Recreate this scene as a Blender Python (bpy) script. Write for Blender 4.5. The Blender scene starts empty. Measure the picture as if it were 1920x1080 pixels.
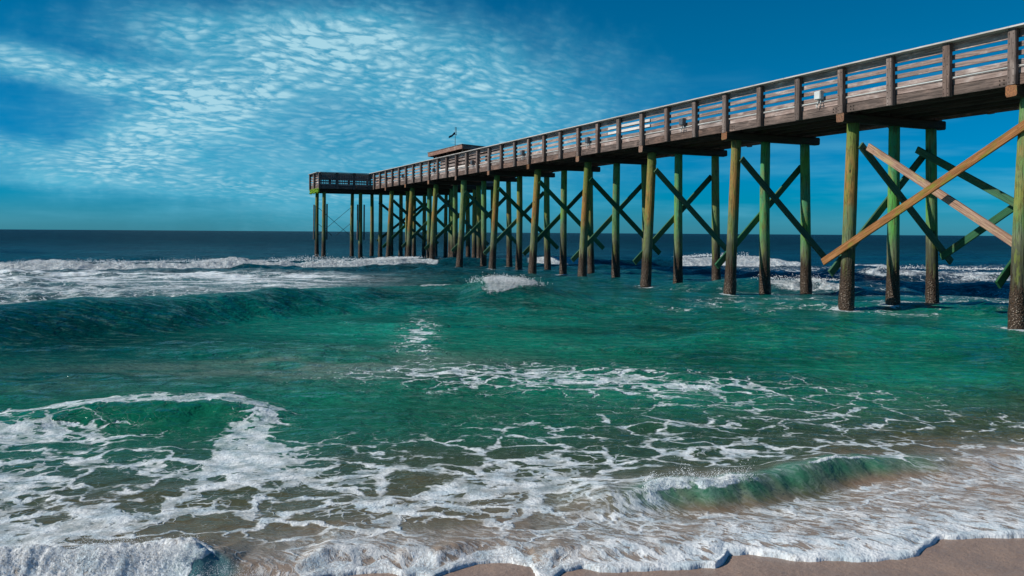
import bpy, math, random
import numpy as np
from mathutils import Vector, Matrix, Quaternion

random.seed(7)
rng = np.random.default_rng(7)
scene = bpy.context.scene
COL = scene.collection
R = math.radians

# ------------------------------------------------------------------ camera, sky, sun, exposure
HC = 2.05
cam_data = bpy.data.cameras.new("camera")
cam_data.sensor_width = 36.0
cam_data.lens = 30.0
cam_data.shift_y = -104.0 / 1920.0
cam_data.clip_start = 0.1
cam_data.clip_end = 60000
cam = bpy.data.objects.new("camera", cam_data)
cam.location = (0, 0, HC)
cam.rotation_mode = 'QUATERNION'
cam.rotation_quaternion = (Matrix.Rotation(R(90), 4, 'X') @ Matrix.Rotation(0.00652, 4, 'Z')).to_quaternion()
COL.objects.link(cam)
scene.camera = cam

SUN_EL = R(33.4)
_h = Vector((-0.985, -0.175, 0)).normalized()
SUN_DIR = Vector((_h.x * math.cos(SUN_EL), _h.y * math.cos(SUN_EL), math.sin(SUN_EL)))

SKY_STRENGTH = 0.065
SKY_TINT = (0.36, 0.80, 1.02)
SUN_STRENGTH = 4.8
CLOUD_COL = (6.2, 10.6, 12.4)

scene.view_settings.view_transform = 'Standard'
scene.view_settings.look = 'None'
scene.view_settings.exposure = 0.0
scene.view_settings.gamma = 1.0
scene.view_settings.use_curve_mapping = False
scene.render.engine = 'CYCLES'
scene.cycles.max_bounces = 6
scene.cycles.use_denoising = True


class NT:
    """Tiny helper for writing node maths."""
    def __init__(self, tree):
        self.t = tree
        self.n = tree.nodes
        self.l = tree.links

    def new(self, typ, **kw):
        nd = self.n.new(typ)
        for k, v in kw.items():
            setattr(nd, k, v)
        return nd

    def put(self, sock, v):
        if v is None:
            return
        if isinstance(v, bpy.types.NodeSocket):
            self.l.new(v, sock)
        else:
            sock.default_value = v

    def m(self, op, a, b=None, c=None, clamp=False):
        nd = self.new('ShaderNodeMath', operation=op)
        nd.use_clamp = clamp
        self.put(nd.inputs[0], a)
        self.put(nd.inputs[1], b)
        self.put(nd.inputs[2], c)
        return nd.outputs[0]

    def vm(self, op, a, b=None, s=None):
        nd = self.new('ShaderNodeVectorMath', operation=op)
        self.put(nd.inputs[0], a)
        self.put(nd.inputs[1], b)
        if s is not None:
            self.put(nd.inputs['Scale'], s)
        return nd.outputs['Value'] if op in ('DOT_PRODUCT', 'LENGTH') else nd.outputs[0]

    def mix(self, f, a, b, blend='MIX'):
        nd = self.new('ShaderNodeMix', data_type='RGBA', blend_type=blend)
        self.put(nd.inputs[0], f)
        for s, v in ((nd.inputs[6], a), (nd.inputs[7], b)):
            if isinstance(v, tuple) and len(v) == 3:
                v = (*v, 1)
            self.put(s, v)
        return nd.outputs[2]

    def step(self, v, lo, hi, olo=0.0, ohi=1.0):
        nd = self.new('ShaderNodeMapRange', interpolation_type='SMOOTHSTEP')
        self.put(nd.inputs[0], v)
        self.put(nd.inputs[1], lo)
        self.put(nd.inputs[2], hi)
        self.put(nd.inputs[3], olo)
        self.put(nd.inputs[4], ohi)
        return nd.outputs[0]

    def noise(self, vec, scale, detail=4, rough=0.55, dist=0.0, col=False):
        nd = self.new('ShaderNodeTexNoise')
        self.put(nd.inputs['Vector'], vec)
        self.put(nd.inputs['Scale'], scale)
        self.put(nd.inputs['Detail'], detail)
        self.put(nd.inputs['Roughness'], rough)
        self.put(nd.inputs['Distortion'], dist)
        return nd.outputs['Color' if col else 'Fac']

    def voro(self, vec, scale, feature='F1', rnd=1.0):
        nd = self.new('ShaderNodeTexVoronoi', feature=feature)
        self.put(nd.inputs['Vector'], vec)
        self.put(nd.inputs['Scale'], scale)
        self.put(nd.inputs['Randomness'], rnd)
        return nd.outputs['Distance']

    def comb(self, x, y, z):
        nd = self.new('ShaderNodeCombineXYZ')
        for i, v in enumerate((x, y, z)):
            self.put(nd.inputs[i], v)
        return nd.outputs[0]

    def sep(self, v):
        nd = self.new('ShaderNodeSeparateXYZ')
        self.put(nd.inputs[0], v)
        return nd.outputs

    def bump(self, h, strength, dist, normal=None):
        nd = self.new('ShaderNodeBump')
        self.put(nd.inputs['Strength'], strength)
        self.put(nd.inputs['Distance'], dist)
        self.put(nd.inputs['Height'], h)
        if normal is not None:
            self.put(nd.inputs['Normal'], normal)
        return nd.outputs[0]


def build_world():
    w = bpy.data.worlds.new("World")
    scene.world = w
    w.use_nodes = True
    t = w.node_tree
    t.nodes.clear()
    k = NT(t)
    sky = k.new('ShaderNodeTexSky', sky_type='NISHITA')
    sky.sun_disc = False
    sky.sun_elevation = SUN_EL
    sky.sun_rotation = math.atan2(SUN_DIR.x, SUN_DIR.y)
    sky.air_density = 1.0
    sky.dust_density = 0.3
    sky.ozone_density = 3.0
    hs = k.new('ShaderNodeHueSaturation')
    hs.inputs['Saturation'].default_value = 1.35
    d = k.new('ShaderNodeTexCoord').outputs['Generated']
    x, y, z = k.sep(d)
    tint = k.mix(k.step(z, 0.0, 0.24), (0.32, 0.76, 1.30), (*SKY_TINT, 1))
    k.put(hs.inputs['Color'], k.mix(1.0, sky.outputs[0], tint, 'MULTIPLY'))
    base = hs.outputs[0]
    # a high sheet of small ripple clouds: where the view ray meets a layer
    zz = k.m('ADD', k.m('MAXIMUM', z, 0.0), 0.28)
    px = k.m('DIVIDE', x, zz)
    py = k.m('DIVIDE', y, zz)
    az = k.m('ARCTAN2', x, y)
    el = k.m('ARCSINE', z)
    sheet = k.comb(px, py, 0.0)
    warp = k.vm('SCALE', k.vm('SUBTRACT', k.noise(sheet, 3.0, 3, 0.5, col=True), (0.5, 0.5, 0.5)), s=0.16)
    sw = k.vm('ADD', sheet, warp)
    # envelope as a tilted ellipse in bearing and height, with ragged edges
    ang = k.comb(az, k.m('MULTIPLY', el, 1.0), 0.0)
    rag = k.m('SUBTRACT', k.noise(ang, 7.0, 5, 0.6), 0.5)
    rag2 = k.m('SUBTRACT', k.noise(ang, 26.0, 4, 0.6), 0.5)

    def blob(ca, ce, ra, re, tilt, lo, hi, amp=1.0, ragk=0.9):
        a = k.m('SUBTRACT', az, ca)
        e = k.m('SUBTRACT', el, ce)
        c, s = math.cos(tilt), math.sin(tilt)
        u = k.m('DIVIDE', k.m('ADD', k.m('MULTIPLY', a, c), k.m('MULTIPLY', e, s)), ra)
        v = k.m('DIVIDE', k.m('ADD', k.m('MULTIPLY', a, -s), k.m('MULTIPLY', e, c)), re)
        r = k.m('SQRT', k.m('ADD', k.m('MULTIPLY', u, u), k.m('MULTIPLY', v, v)))
        r = k.m('ADD', r, k.m('MULTIPLY', rag, ragk))
        r = k.m('ADD', r, k.m('MULTIPLY', rag2, 0.35))
        return k.m('MULTIPLY', k.step(r, hi, lo), amp)

    def AE(pxx, pyy):
        return math.atan((pxx - 960) / 1600.0), math.atan((436 - pyy) / 1600.0)
    blobs = [
        (*AE(680, 235), 0.38, 0.155, 0.02, 0.45, 1.08, 0.80, 0.35),
        (*AE(430, 200), 0.30, 0.055, 0.50, 0.0, 1.0, 1.0, 0.8),
        (*AE(120, 170), 0.20, 0.030, -0.12, 0.0, 1.0, 1.25, 0.8),
        (*AE(430, 75), 0.22, 0.050, 0.06, 0.1, 1.0, 0.80, 0.7),
        (*AE(820, 150), 0.22, 0.080, -0.25, 0.0, 1.0, 0.55, 0.7),
        (*AE(120, 318), 0.34, 0.030, -0.10, 0.1, 1.0, 0.95, 0.7),
        (*AE(430, 362), 0.34, 0.020, -0.03, 0.1, 1.0, 0.75, 0.7),
    ]
    env = None
    for b in blobs:
        o = blob(*b)
        env = o if env is None else k.m('ADD', env, o)
    # the small cells, in rows across the wind
    rot = k.new('ShaderNodeVectorRotate', rotation_type='Z_AXIS')
    k.put(rot.inputs['Vector'], sw)
    k.put(rot.inputs['Angle'], R(-28))
    st = k.vm('MULTIPLY', rot.outputs[0], (0.75, 1.2, 1.0))
    cells = k.noise(st, 24.0, 2, 0.5)
    fine = k.noise(st, 60.0, 3, 0.6)
    broad = k.noise(sw, 5.0, 4, 0.6)
    jig = k.vm('SCALE', k.vm('SUBTRACT', k.noise(st, 30.0, 3, 0.6, col=True), (0.5, 0.5, 0.5)), s=0.035)
    vf = k.new('ShaderNodeTexVoronoi', feature='SMOOTH_F1')
    k.put(vf.inputs['Vector'], k.vm('ADD', st, jig))
    vf.inputs['Scale'].default_value = 33.0
    vf.inputs['Smoothness'].default_value = 0.35
    puff = k.step(vf.outputs['Distance'], 0.70, 0.10)
    tex = k.m('MULTIPLY', puff, k.step(cells, 0.28, 0.66, 0.35, 1.0))
    tex = k.m('ADD', k.m('MULTIPLY', tex, 0.85), k.m('MULTIPLY', k.step(fine, 0.35, 0.75), 0.28))
    veil = k.noise(k.comb(k.m('MULTIPLY', az, 2.2), k.m('MULTIPLY', el, 16), 0.0), 2.0, 4, 0.6)
    tex = k.m('MULTIPLY', tex, k.step(z, 0.035, 0.12, 0.35, 1.0))
    body = k.m('MULTIPLY', env, k.m('ADD', k.m('MULTIPLY', tex, k.m('ADD', 0.16, k.m('MULTIPLY', env, 0.50))), k.m('MULTIPLY', k.step(broad, 0.3, 0.7), 0.12)))
    veil_f = k.m('MULTIPLY', k.m('MINIMUM', env, 1.0), 0.62)
    low = k.m('MULTIPLY', k.m('MULTIPLY', k.step(z, 0.0, 0.03), k.step(z, 0.22, 0.03)), k.m('MULTIPLY', k.step(veil, 0.42, 0.75), 0.22))
    veil_f = k.m('ADD', veil_f, k.m('MULTIPLY', low, 1.6), clamp=True)
    fac = k.m('ADD', body, k.m('MULTIPLY', low, 0.5), clamp=True)
    fac = k.m('MULTIPLY', fac, 0.93)
    colr = k.mix(fac, k.mix(veil_f, base, (0.9, 6.6, 9.6)), CLOUD_COL)
    bg = k.new('ShaderNodeBackground')
    k.put(bg.inputs['Color'], colr)
    bg.inputs['Strength'].default_value = SKY_STRENGTH
    out = k.new('ShaderNodeOutputWorld')
    t.links.new(bg.outputs[0], out.inputs[0])


build_world()

sun_data = bpy.data.lights.new("sun", 'SUN')
sun_data.energy = SUN_STRENGTH
sun_data.angle = R(0.5)
sun_data.color = (1.0, 0.93, 0.82)
sun = bpy.data.objects.new("sun", sun_data)
sun.rotation_mode = 'QUATERNION'
sun.rotation_quaternion = SUN_DIR.to_track_quat('Z', 'Y')
sun.location = (-20, 0, 30)
COL.objects.link(sun)

# ------------------------------------------------------------------ numpy noise


def _hash(ix, iy, seed):
    n = (ix.astype(np.int64) * 374761393 + iy.astype(np.int64) * 668265263 + seed * 1274126177) & 0x7fffffff
    n = ((n ^ (n >> 13)) * 1274126177) & 0x7fffffff
    n = (n ^ (n >> 16)) & 0xffff
    return n.astype(np.float32) / 65535.0


def vnoise(x, y, seed=0):
    ix = np.floor(x)
    iy = np.floor(y)
    fx = (x - ix).astype(np.float32)
    fy = (y - iy).astype(np.float32)
    fx = fx * fx * fx * (fx * (fx * 6 - 15) + 10)
    fy = fy * fy * fy * (fy * (fy * 6 - 15) + 10)
    a = _hash(ix, iy, seed)
    b = _hash(ix + 1, iy, seed)
    c = _hash(ix, iy + 1, seed)
    d = _hash(ix + 1, iy + 1, seed)
    return (a + (b - a) * fx) * (1 - fy) + (c + (d - c) * fx) * fy


def fbm(x, y, octs=4, seed=0, gain=0.5):
    s = np.zeros_like(x, dtype=np.float32)
    amp, tot = 1.0, 0.0
    c, sn = math.cos(0.6), math.sin(0.6)
    for o in range(octs):
        s += amp * vnoise(x, y, seed + o * 17)
        tot += amp
        amp *= gain
        x, y = (x * c - y * sn) * 2.03 + 11.3, (x * sn + y * c) * 2.03 - 7.1
    return s / tot


def sstep(v, lo, hi):
    t = np.clip((v - lo) / (hi - lo), 0, 1)
    return t * t * (3 - 2 * t)


# ------------------------------------------------------------------ shoreline, water surface and beach (world metres: X right, Y seaward)
EDGE = np.array([(-30, 2.0), (-8, 3.6), (-3.4, 4.35), (-2.5, 4.62), (-1.6, 4.88), (-1.34, 4.93), (-1.05, 5.1), (-0.8, 5.13), (-0.6, 5.1), (-0.45, 5.08),
                 (-0.38, 5.16), (-0.2, 5.27), (0.0, 5.30), (0.13, 5.22), (0.17, 5.02), (0.25, 5.02), (0.33, 5.18),
                 (0.45, 5.22), (0.55, 5.18), (0.68, 5.19), (0.82, 5.20), (1.08, 5.24), (1.27, 5.26),
                 (1.34, 5.34), (1.40, 5.46), (1.52, 5.48), (1.66, 5.46), (1.80, 5.37), (2.05, 5.35), (2.28, 5.36), (2.50, 5.43), (2.62, 5.46), (2.72, 5.60),
                 (2.88, 5.74), (3.2, 5.79), (3.6, 5.80), (4.5, 6.1), (8, 7.2), (30, 12)])


_pa = 0.42748
PILE_FEET = [(11.117 + math.cos(_pa) * t - math.sin(_pa) * n * 4.95, 18.90 + math.sin(_pa) * t + math.cos(_pa) * n * 4.95) for n in range(-1, 9) for t in (0.15, 1.8, 3.45)]


def edge_z(X):
    e = np.interp(X, EDGE[:, 0], EDGE[:, 1])
    e = e + 0.06 * (fbm(X * 2.5, X * 0 + 3.3, 3, 5) - 0.5) + 0.03 * (vnoise(X * 11, X * 0 + 1.1, 8) - 0.5)
    return e


def sand_z(X, Y, e=None):
    if e is None:
        e = edge_z(X)
    d = e - Y
    return np.where(d > 0, d * 0.07, d * 0.10) - 0.006


# breaking and swelling waves: crest lines (X, Y, height) with front and back widths
WAVES = {
    'bar_breaker': (np.array([(-90, 42, .4), (-40, 43.5, .31), (-26, 44.6, .31), (-17, 47.4, .30), (-8.4, 53, .31), (-6.6, 53.8, .42), (-4.5, 54.5, .35), (0, 55, .40), (9, 56.5, .42),
                              (13, 56.5, .42), (16.5, 56.0, .36), (20, 55, .1), (60, 55, .0)]), 1.1, 3.2),
    'green_swell': (np.array([(-60, 10, .3), (-20, 14.5, .5), (-10.4, 17.3, .55), (-7.3, 20.9, .52), (-5.5, 23.5, .46), (-3.5, 25.6, .40), (-1.5, 25.8, .45), (-0.9, 25.6, .70),
                              (0.3, 25.4, .72), (1.2, 25.4, .50), (2.4, 26, .16), (6, 27, .05), (60, 30, 0)]), 2.6, 2.8),
    'right_breaker': (np.array([(-60, 40, 0), (10, 40, 0), (14, 40.6, .22), (16.5, 40.5, .40), (18, 39.5, .34), (23, 39.5, .34), (26, 40, .3), (60, 42, .3)]), 1.0, 2.6),
    'right_small_breaker': (np.array([(-60, 31, 0), (5, 32, 0), (8.2, 31.8, .30), (9.8, 31.4, .38), (11.2, 31.0, .38), (12.6, 30.8, .30), (17, 30.8, .30), (22, 31, .25), (60, 33, .2)]), 0.9, 2.2),
    'left_wavelet': (np.array([(-30, 8, .05), (-5.6, 9.0, .05), (-4.7, 9.4, .12), (-4.0, 9.66, .17), (-3.4, 9.75, .18), (-2.9, 9.6, .12), (-2.4, 9.4, .02), (30, 9, 0)]), 0.42, 0.9),
    'right_wavelet': (np.array([(-30, 6, 0), (0.35, 6.35, 0.0), (0.75, 6.46, .10), (1.0, 6.58, .105), (1.45, 6.68, .125), (1.9, 6.78, .115), (2.35, 7.05, .12), (2.8, 7.38, .115), (3.4, 7.55, .07),
                                (4.0, 7.7, .05), (6, 8, 0.02), (30, 9, 0)]), 0.19, 0.55),
    'bore': (np.array([(-30, 3.2, .15), (-3.6, 4.75, .15), (-3.0, 4.97, .15), (-2.4, 5.06, .16), (-2.0, 5.14, .15), (-1.75, 5.12, .11), (-1.62, 5.10, .05), (-1.3, 5.14, .03), (-1.15, 5.24, .09), (-0.7, 5.28, .09),
                       (-0.2, 5.38, .06), (0.2, 5.36, .05), (0.6, 5.4, .05), (1.2, 5.45, .03), (30, 9, .0)]), 0.11, 0.34),
}


def wave_terms(X, Y):
    out = {}
    for nm, (p, wf, wb) in WAVES.items():
        calm = 0.35 if nm == 'green_swell' else 1.0
        w = calm * 0.9 * (fbm(X * (0.6 / wf), X * 0 + 9.1, 3, 31) - 0.5) * wf
        yc = np.interp(X, p[:, 0], p[:, 1]) + w
        A = np.interp(X, p[:, 0], p[:, 2])
        A = A * (1 + calm * 0.36 * (vnoise(X / (wf * 1.6), X * 0 + 2.0, 12) - 0.5))
        dd = Y - yc
        prof = np.where(dd < 0, np.exp(-(dd / wf) ** 2), np.exp(-(np.abs(dd) / wb) ** 1.6))
        out[nm] = (dd, A, prof, wf, wb)
    return out


def ripples(X, Y, cell):
    """Sum of many sine trains running to the shore; those finer than the mesh are left to the bump."""
    r = np.random.default_rng(3)
    h = np.zeros_like(X)
    depth = np.clip((Y - 5.0) / 20.0, 0, 1)
    for i in range(38):
        lam = 0.22 * (1.115 ** i)
        th = r.normal(0, 0.55) + (0.25 if lam < 3 else 0.08)
        ph = r.uniform(0, 6.28)
        kx, ky = math.sin(th) * 6.283 / lam, math.cos(th) * 6.283 / lam
        amp = 0.0100 * lam ** 0.72
        gate = np.clip((lam / np.maximum(cell, 1e-3) - 2.2) / 3.0, 0, 1)
        sh = (0.28 + 0.72 * depth) if lam < 1.2 else (0.05 + 0.95 * depth)
        g = np.sin(kx * X + ky * Y + ph + 1.2 * np.sin(0.37 * kx * X - 0.21 * ky * Y + i))
        if lam > 2.5:
            b_ = 0.85 if lam < 6 else 0.42
            sh = sh * (b_ + (1 - b_) * np.clip((Y - 50) / 30.0, 0, 1))
        h += amp * gate * sh * (g + 0.35 * (g * g - 0.5))
    return h * (0.55 + 0.9 * vnoise(X * 0.13 + 5, Y * 0.13, 77))


def seg_dist(X, Y, pts):
    """Distance from each point to a polyline."""
    best = np.full(X.shape, 1e9)
    for (x0, y0), (x1, y1) in zip(pts[:-1], pts[1:]):
        vx, vy = x1 - x0, y1 - y0
        L2 = vx * vx + vy * vy + 1e-9
        t = np.clip(((X - x0) * vx + (Y - y0) * vy) / L2, 0, 1)
        dx, dy = X - x0 - t * vx, Y - y0 - t * vy
        best = np.minimum(best, dx * dx + dy * dy)
    return np.sqrt(best)


def blob(X, Y, cx, cy, rx, ry, rot=0.0):
    c, s = math.cos(rot), math.sin(rot)
    u = ((X - cx) * c + (Y - cy) * s) / rx
    v = (-(X - cx) * s + (Y - cy) * c) / ry
    return np.exp(-(u * u + v * v))


def lerp_cols(t, stops):
    xs = [s[0] for s in stops]
    return np.stack([np.interp(t, xs, [s[1][i] for s in stops]) for i in range(3)], -1)


def sea_fields(X, Y, cell):
    e = edge_z(X)
    d = Y - e
    wt = wave_terms(X, Y)
    near_face = wt['right_wavelet'][2] * sstep(X, 0.3, 1.0) * sstep(X, 5, 4)
    h = ripples(X, Y, cell) * sstep(d, 0.0, 1.2) * (1 - 0.8 * near_face) * (1 - 0.6 * wt['green_swell'][2])
    for nm, (dd, A, prof, wf, wb) in wt.items():
        h = h + A * prof
        # trough ahead of the wave
        h = h - 0.16 * A * np.exp(-((dd + 2.2 * wf) / (1.2 * wf)) ** 2)
    n1 = fbm(X * 0.9, Y * 0.9, 4, 1)
    n2 = fbm(X * 0.25 + 4, Y * 0.25, 4, 2)
    n3 = fbm(X * 3.1, Y * 3.1, 4, 3)
    # ---- lace: how dense the foam net is
    lace = np.zeros_like(X)
    # main lace sheet between the green water and the beach, left and centre
    cen = 7.0 + 0.12 * X
    sheet = np.exp(-(np.abs(Y - cen) / 1.45) ** 3) * sstep(X, 2.3, 0.3)
    sheet *= 0.73 + 0.75 * (n1 - 0.5) * 2 + 0.35 * (n2 - 0.5) * 2
    lace = np.maximum(lace, sheet)
    # bright arm rising to the left wavelet and the arc over it
    Xw, Yw = X + 0.9 * (fbm(X * 1.1, Y * 1.1, 3, 61) - 0.5), Y + 0.9 * (fbm(X * 1.1, Y * 1.1, 3, 62) - 0.5)
    arm = np.exp(-(seg_dist(Xw, Yw, [(-1.6, 6.9), (-2.2, 7.7), (-2.55, 8.6), (-2.75, 9.3)]) / 0.30) ** 2)
    arc = np.exp(-(seg_dist(Xw, Yw, [(-2.6, 8.9), (-2.9, 9.75), (-3.6, 10.1), (-4.6, 9.8), (-5.4, 9.3)]) / 0.26) ** 2)
    left = blob(X, Y, -4.8, 8.55, 1.15, 0.55, 0.1)
    lace = np.maximum(lace, 0.95 * np.maximum(arm * (0.55 + 0.9 * n1), np.maximum(arc * (0.05 + 1.0 * n1 + 0.65 * n3), left * (0.5 + 0.8 * n1))))
    # hollow green faces stay clear
    clear = blob(Xw, Yw, -3.55, 9.12, 0.95, 0.30, 0.1)
    lace *= 1 - 0.85 * clear
    # thin streaks across the middle
    mid = 0.46 * blob(X, Y, -0.2, 12.4, 2.6, 1.3, 0.05) + 0.40 * blob(X, Y, 2.6, 11.2, 2.4, 1.0, -0.1) + 0.55 * blob(X, Y, -1.9, 17.5, 0.45, 3.2, 0.08) \
        + 0.35 * blob(X, Y, 1.1, 8.9, 1.8, 0.9) + 0.28 * blob(X, Y, 4.2, 9.4, 2.2, 1.2)
    lace = np.maximum(lace, mid * (0.55 + 0.9 * n1))
    mid2 = 0.40 * np.exp(-((Y - 8.0) / 0.8) ** 2) * sstep(X, 0.3, 1.6) + 0.45 * blob(X, Y, -4.6, 7.2, 2.0, 0.8)
    lace = np.maximum(lace, mid2 * (0.5 + 1.0 * n1))
    # wash on the right, combed towards the beach edge
    wash = sstep(Y, 7.5 + 0.45 * np.maximum(X - 2, 0), 6.3 + 0.45 * np.maximum(X - 2, 0)) * sstep(X, -0.4, 0.9)
    wash = np.maximum(wash, 0.85 * sstep(Y, 6.1, 5.6) * sstep(X, -1.9, -1.2) * (0.5 + 0.8 * n1))
    streak = fbm(X * 5.0 + Y * 3.2, Y * 1.2 - X * 1.0, 4, 21)
    lace = np.maximum(lace, 0.34 * wash)
    edge_more = sstep(d, 0.8, 0.0)
    washf = wash * (0.62 + 0.30 * edge_more + 0.30 * (n3 - 0.5))
    # foam wash behind the swell on the left
    ysw = wt['green_swell'][0]
    back = sstep(ysw, -0.1, 0.8) * sstep(Y, 46, 38) * sstep(X / np.maximum(Y, 1), -0.06, -0.28)
    sx = fbm(X * 0.55, Y * 1.5, 5, 90)
    combed = sstep(sx, 0.30, 0.66)
    lace = np.maximum(lace, back * 0.30)
    wash2 = back * (0.25 + 0.75 * combed) * (0.74 + 0.5 * sstep(Y, 30, 42))
    # flecks round the piles and behind
    fl = sstep(Y, 20, 23) * sstep(Y, 36, 28) * sstep(X, 2.0, 5.0)
    lace = np.maximum(lace, 0.30 * fl * sstep(n1, 0.42, 0.7))
    far = sstep(Y, 30, 40) * sstep(Y, 60, 50) * sstep(X, 10, 16)
    lace = np.maximum(lace, 0.34 * far * sstep(n2, 0.35, 0.6))
    # ---- froth: solid thick foam
    froth = np.zeros_like(X)
    dd, A, prof, wf, wb = wt['bar_breaker']
    nb = fbm(X * 0.35, Y * 0.0 + 3, 3, 14)
    gx = np.where(X < -6.2, 0.80 + 0.3 * sstep(fbm(X * 1.1, Y * 1.8, 3, 15), 0.36, 0.6), np.where((X > 11.0) & (X < 16.8), 1.0, 0.75 * sstep(nb, 0.56, 0.66)))
    froth = np.maximum(froth, gx * sstep(dd, -2.0, -1.2) * sstep(dd, 0.9, 0.1))
    dd, A, prof, wf, wb = wt['right_breaker']
    froth = np.maximum(froth, sstep(X, 15.5, 17) * (0.40 + 0.5 * sstep(fbm(X * 0.9, Y * 2.2, 4, 16), 0.36, 0.62)) * sstep(dd, -1.7, -1.0) * sstep(dd, 1.0, 0.0))
    lace = np.maximum(lace, 0.75 * sstep(X, 8, 15) * sstep(dd, -0.5, 1.0) * sstep(dd, 7.0, 2.0) * sstep(n2, 0.35, 0.55))
    dd, A, prof, wf, wb = wt['right_small_breaker']
    froth = np.maximum(froth, (0.45 + 0.5 * sstep(fbm(X * 1.4, Y * 2.6, 4, 17), 0.36, 0.6)) * sstep(X, 8.8, 9.6) * sstep(X, 13.0, 11.5) * sstep(dd, -1.5, -1.0) * sstep(dd, 0.5, -0.1))
    dd, A, prof, wf, wb = wt['green_swell']
    curl = sstep(X, -1.0, -0.6) * sstep(X, 1.1, 0.3) * sstep(dd, -2.7 + 1.2 * sstep(X, -0.5, 0.6), -1.5 + 0.8 * sstep(X, -0.5, 0.6)) * sstep(dd, 0.8, 0.2)
    froth = np.maximum(froth, curl * (0.62 + 0.6 * sstep(n3, .35, .6)))
    froth = np.maximum(froth, 0.8 * sstep(X, -2.9, -2.6) * sstep(X, -1.6, -2.0) * np.exp(-(dd + 0.2) ** 2 / 0.10))
    dd, A, prof, wf, wb = wt['left_wavelet']
    lace = np.maximum(lace, 0.9 * sstep(X, -5.2, -4.6) * sstep(X, -2.6, -2.9) * sstep(dd, -0.12, 0.05) * sstep(dd, 0.55, 0.2))
    dd, A, prof, wf, wb = wt['right_wavelet']
    cr = sstep(X, 0.95, 1.1) * sstep(X, 2.1, 1.6) * sstep(dd, -0.17, -0.04) * sstep(dd, 0.16, 0.04)
    froth = np.maximum(froth, cr * (0.5 + 0.6 * sstep(fbm(X * 9, Y * 9, 3, 55), .4, .62)))
    crl = sstep(X, 1.9, 2.2) * sstep(X, 3.6, 3.0) * np.exp(-((dd - 0.0) / 0.035) ** 2) * sstep(fbm(X * 3, Y * 0 + 1, 3, 56), 0.42, .6)
    froth = np.maximum(froth, 0.9 * crl)
    face = sstep(dd, -0.42, -0.30) * sstep(dd, -0.05, -0.12) * sstep(X, 1.1, 1.35) * sstep(X, 3.8, 3.2)
    lace *= 1 - 0.85 * face
    # the bore at lower left, and the rim of the wash along the sand
    dd, A, prof, wf, wb = wt['bore']
    b = sstep(X, -1.66, -1.86) * sstep(dd, 0.20, 0.02)
    teal = blob(X, Y, -1.83, 5.02, 0.22, 0.10, 0.1)
    b = b * (0.62 + 0.7 * sstep(fbm(X * 7, Y * 10, 4, 63), 0.34, 0.60))
    b = b * (1 - 0.75 * sstep(teal, 0.35, 0.8) * sstep(fbm(X * 12, Y * 12, 3, 64), 0.62, 0.42))
    froth = np.maximum(froth, b)
    b2 = sstep(X, -1.5, -1.3) * sstep(X, 1.3, 0.2) * sstep(dd, 0.10, -0.05) * (0.25 + 0.75 * sstep(fbm(X * 6, Y * 6, 3, 60), .42, .60))
    froth = np.maximum(froth, 0.60 * b2)
    rimw = 0.02 + 0.085 * vnoise(X * 2.3, X * 0 + 7.7, 9) ** 1.5 + 0.06 * vnoise(X * 9, X * 0 + 2, 10)
    rim = sstep(d, rimw * 1.25, rimw * 0.75) * sstep(X, -1.3, -1.0)
    froth = np.maximum(froth, rim)
    froth = np.clip(froth, 0, 1)
    # water torn white round every pile
    for (qx, qy) in PILE_FEET:
        m = (np.abs(X - qx) < 1.4) & (np.abs(Y - qy) < 1.6)
        if m.any():
            xx, yy = X[m], Y[m]
            dq = np.hypot((xx - qx) * 1.15, (yy - qy) * 0.9)
            ring = np.exp(-(np.maximum(dq - 0.2, 0) / 0.16) ** 2) * 0.55 + 0.42 * np.exp(-(dq / 0.85) ** 2) * n1[m]
            lace[m] = np.maximum(lace[m], np.clip(ring * (0.5 + 1.1 * n3[m]), 0, 1))
    # ---- lumps of the froth
    # size of lumps grows with distance so they stay coarser than the mesh
    lump_near = fbm(X * 16, Y * 16, 4, 40, 0.6)
    lump_mid = fbm(X * 4.5, Y * 4.5, 4, 41, 0.65)
    wnear = sstep(Y, 9.0, 7.0)
    lump_near = 0.5 * lump_near + 0.5 * fbm(X * 22, Y * 46, 4, 44, 0.6)
    lump_mid = 0.4 * lump_mid + 0.6 * fbm(X * 5.5, Y * 8.5, 4, 45, 0.62)
    lump = wnear * 0.055 * (lump_near - 0.35) + (1 - wnear) * 0.24 * (lump_mid - 0.40)
    bore_x = sstep(X, -1.55, -1.9) * wnear
    lump = lump * (1 + 0.35 * bore_x)
    rimprof = np.sqrt(np.clip(d / np.maximum(rimw * 0.5, 1e-3), 0, 1)) * (1 - 0.45 * sstep(d, rimw * .4, rimw * 1.6))
    h = h + froth * lump * (1 - 0.85 * rim)
    # thickness where the sheet of water meets the sand
    thick = np.where(d > 0, 0.024 * rimprof * (0.6 + 0.8 * vnoise(X * 7, Y * 7, 19)), 0.0)
    h = np.where(d < 0, sand_z(X, Y, e) - 0.02 - 0.3 * np.minimum(-d, 0.4), np.maximum(h * sstep(d, 0.0, 0.25) + thick * (1 - sstep(d, 0.4, 1.2)), -0.03))
    h = np.where((d >= 0) & (d < 0.5), np.maximum(h, sand_z(X, Y, e) + 0.002), h)
    # ---- colour of the water body: sand shows through the shallows, then green, then blue
    depth = np.maximum(d, 0)
    skew = depth - 0.42 * np.maximum(X - 0.8, 0) * sstep(Y, 13, 6) + 0.25 * np.maximum(-X - 1, 0) * 0
    tt = skew + 1.1 * (n1 - 0.5) * 2 * sstep(depth, 0.3, 2) + 0.5 * (n3 - 0.5) + 0.35 * (Y - 12) * 0
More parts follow.
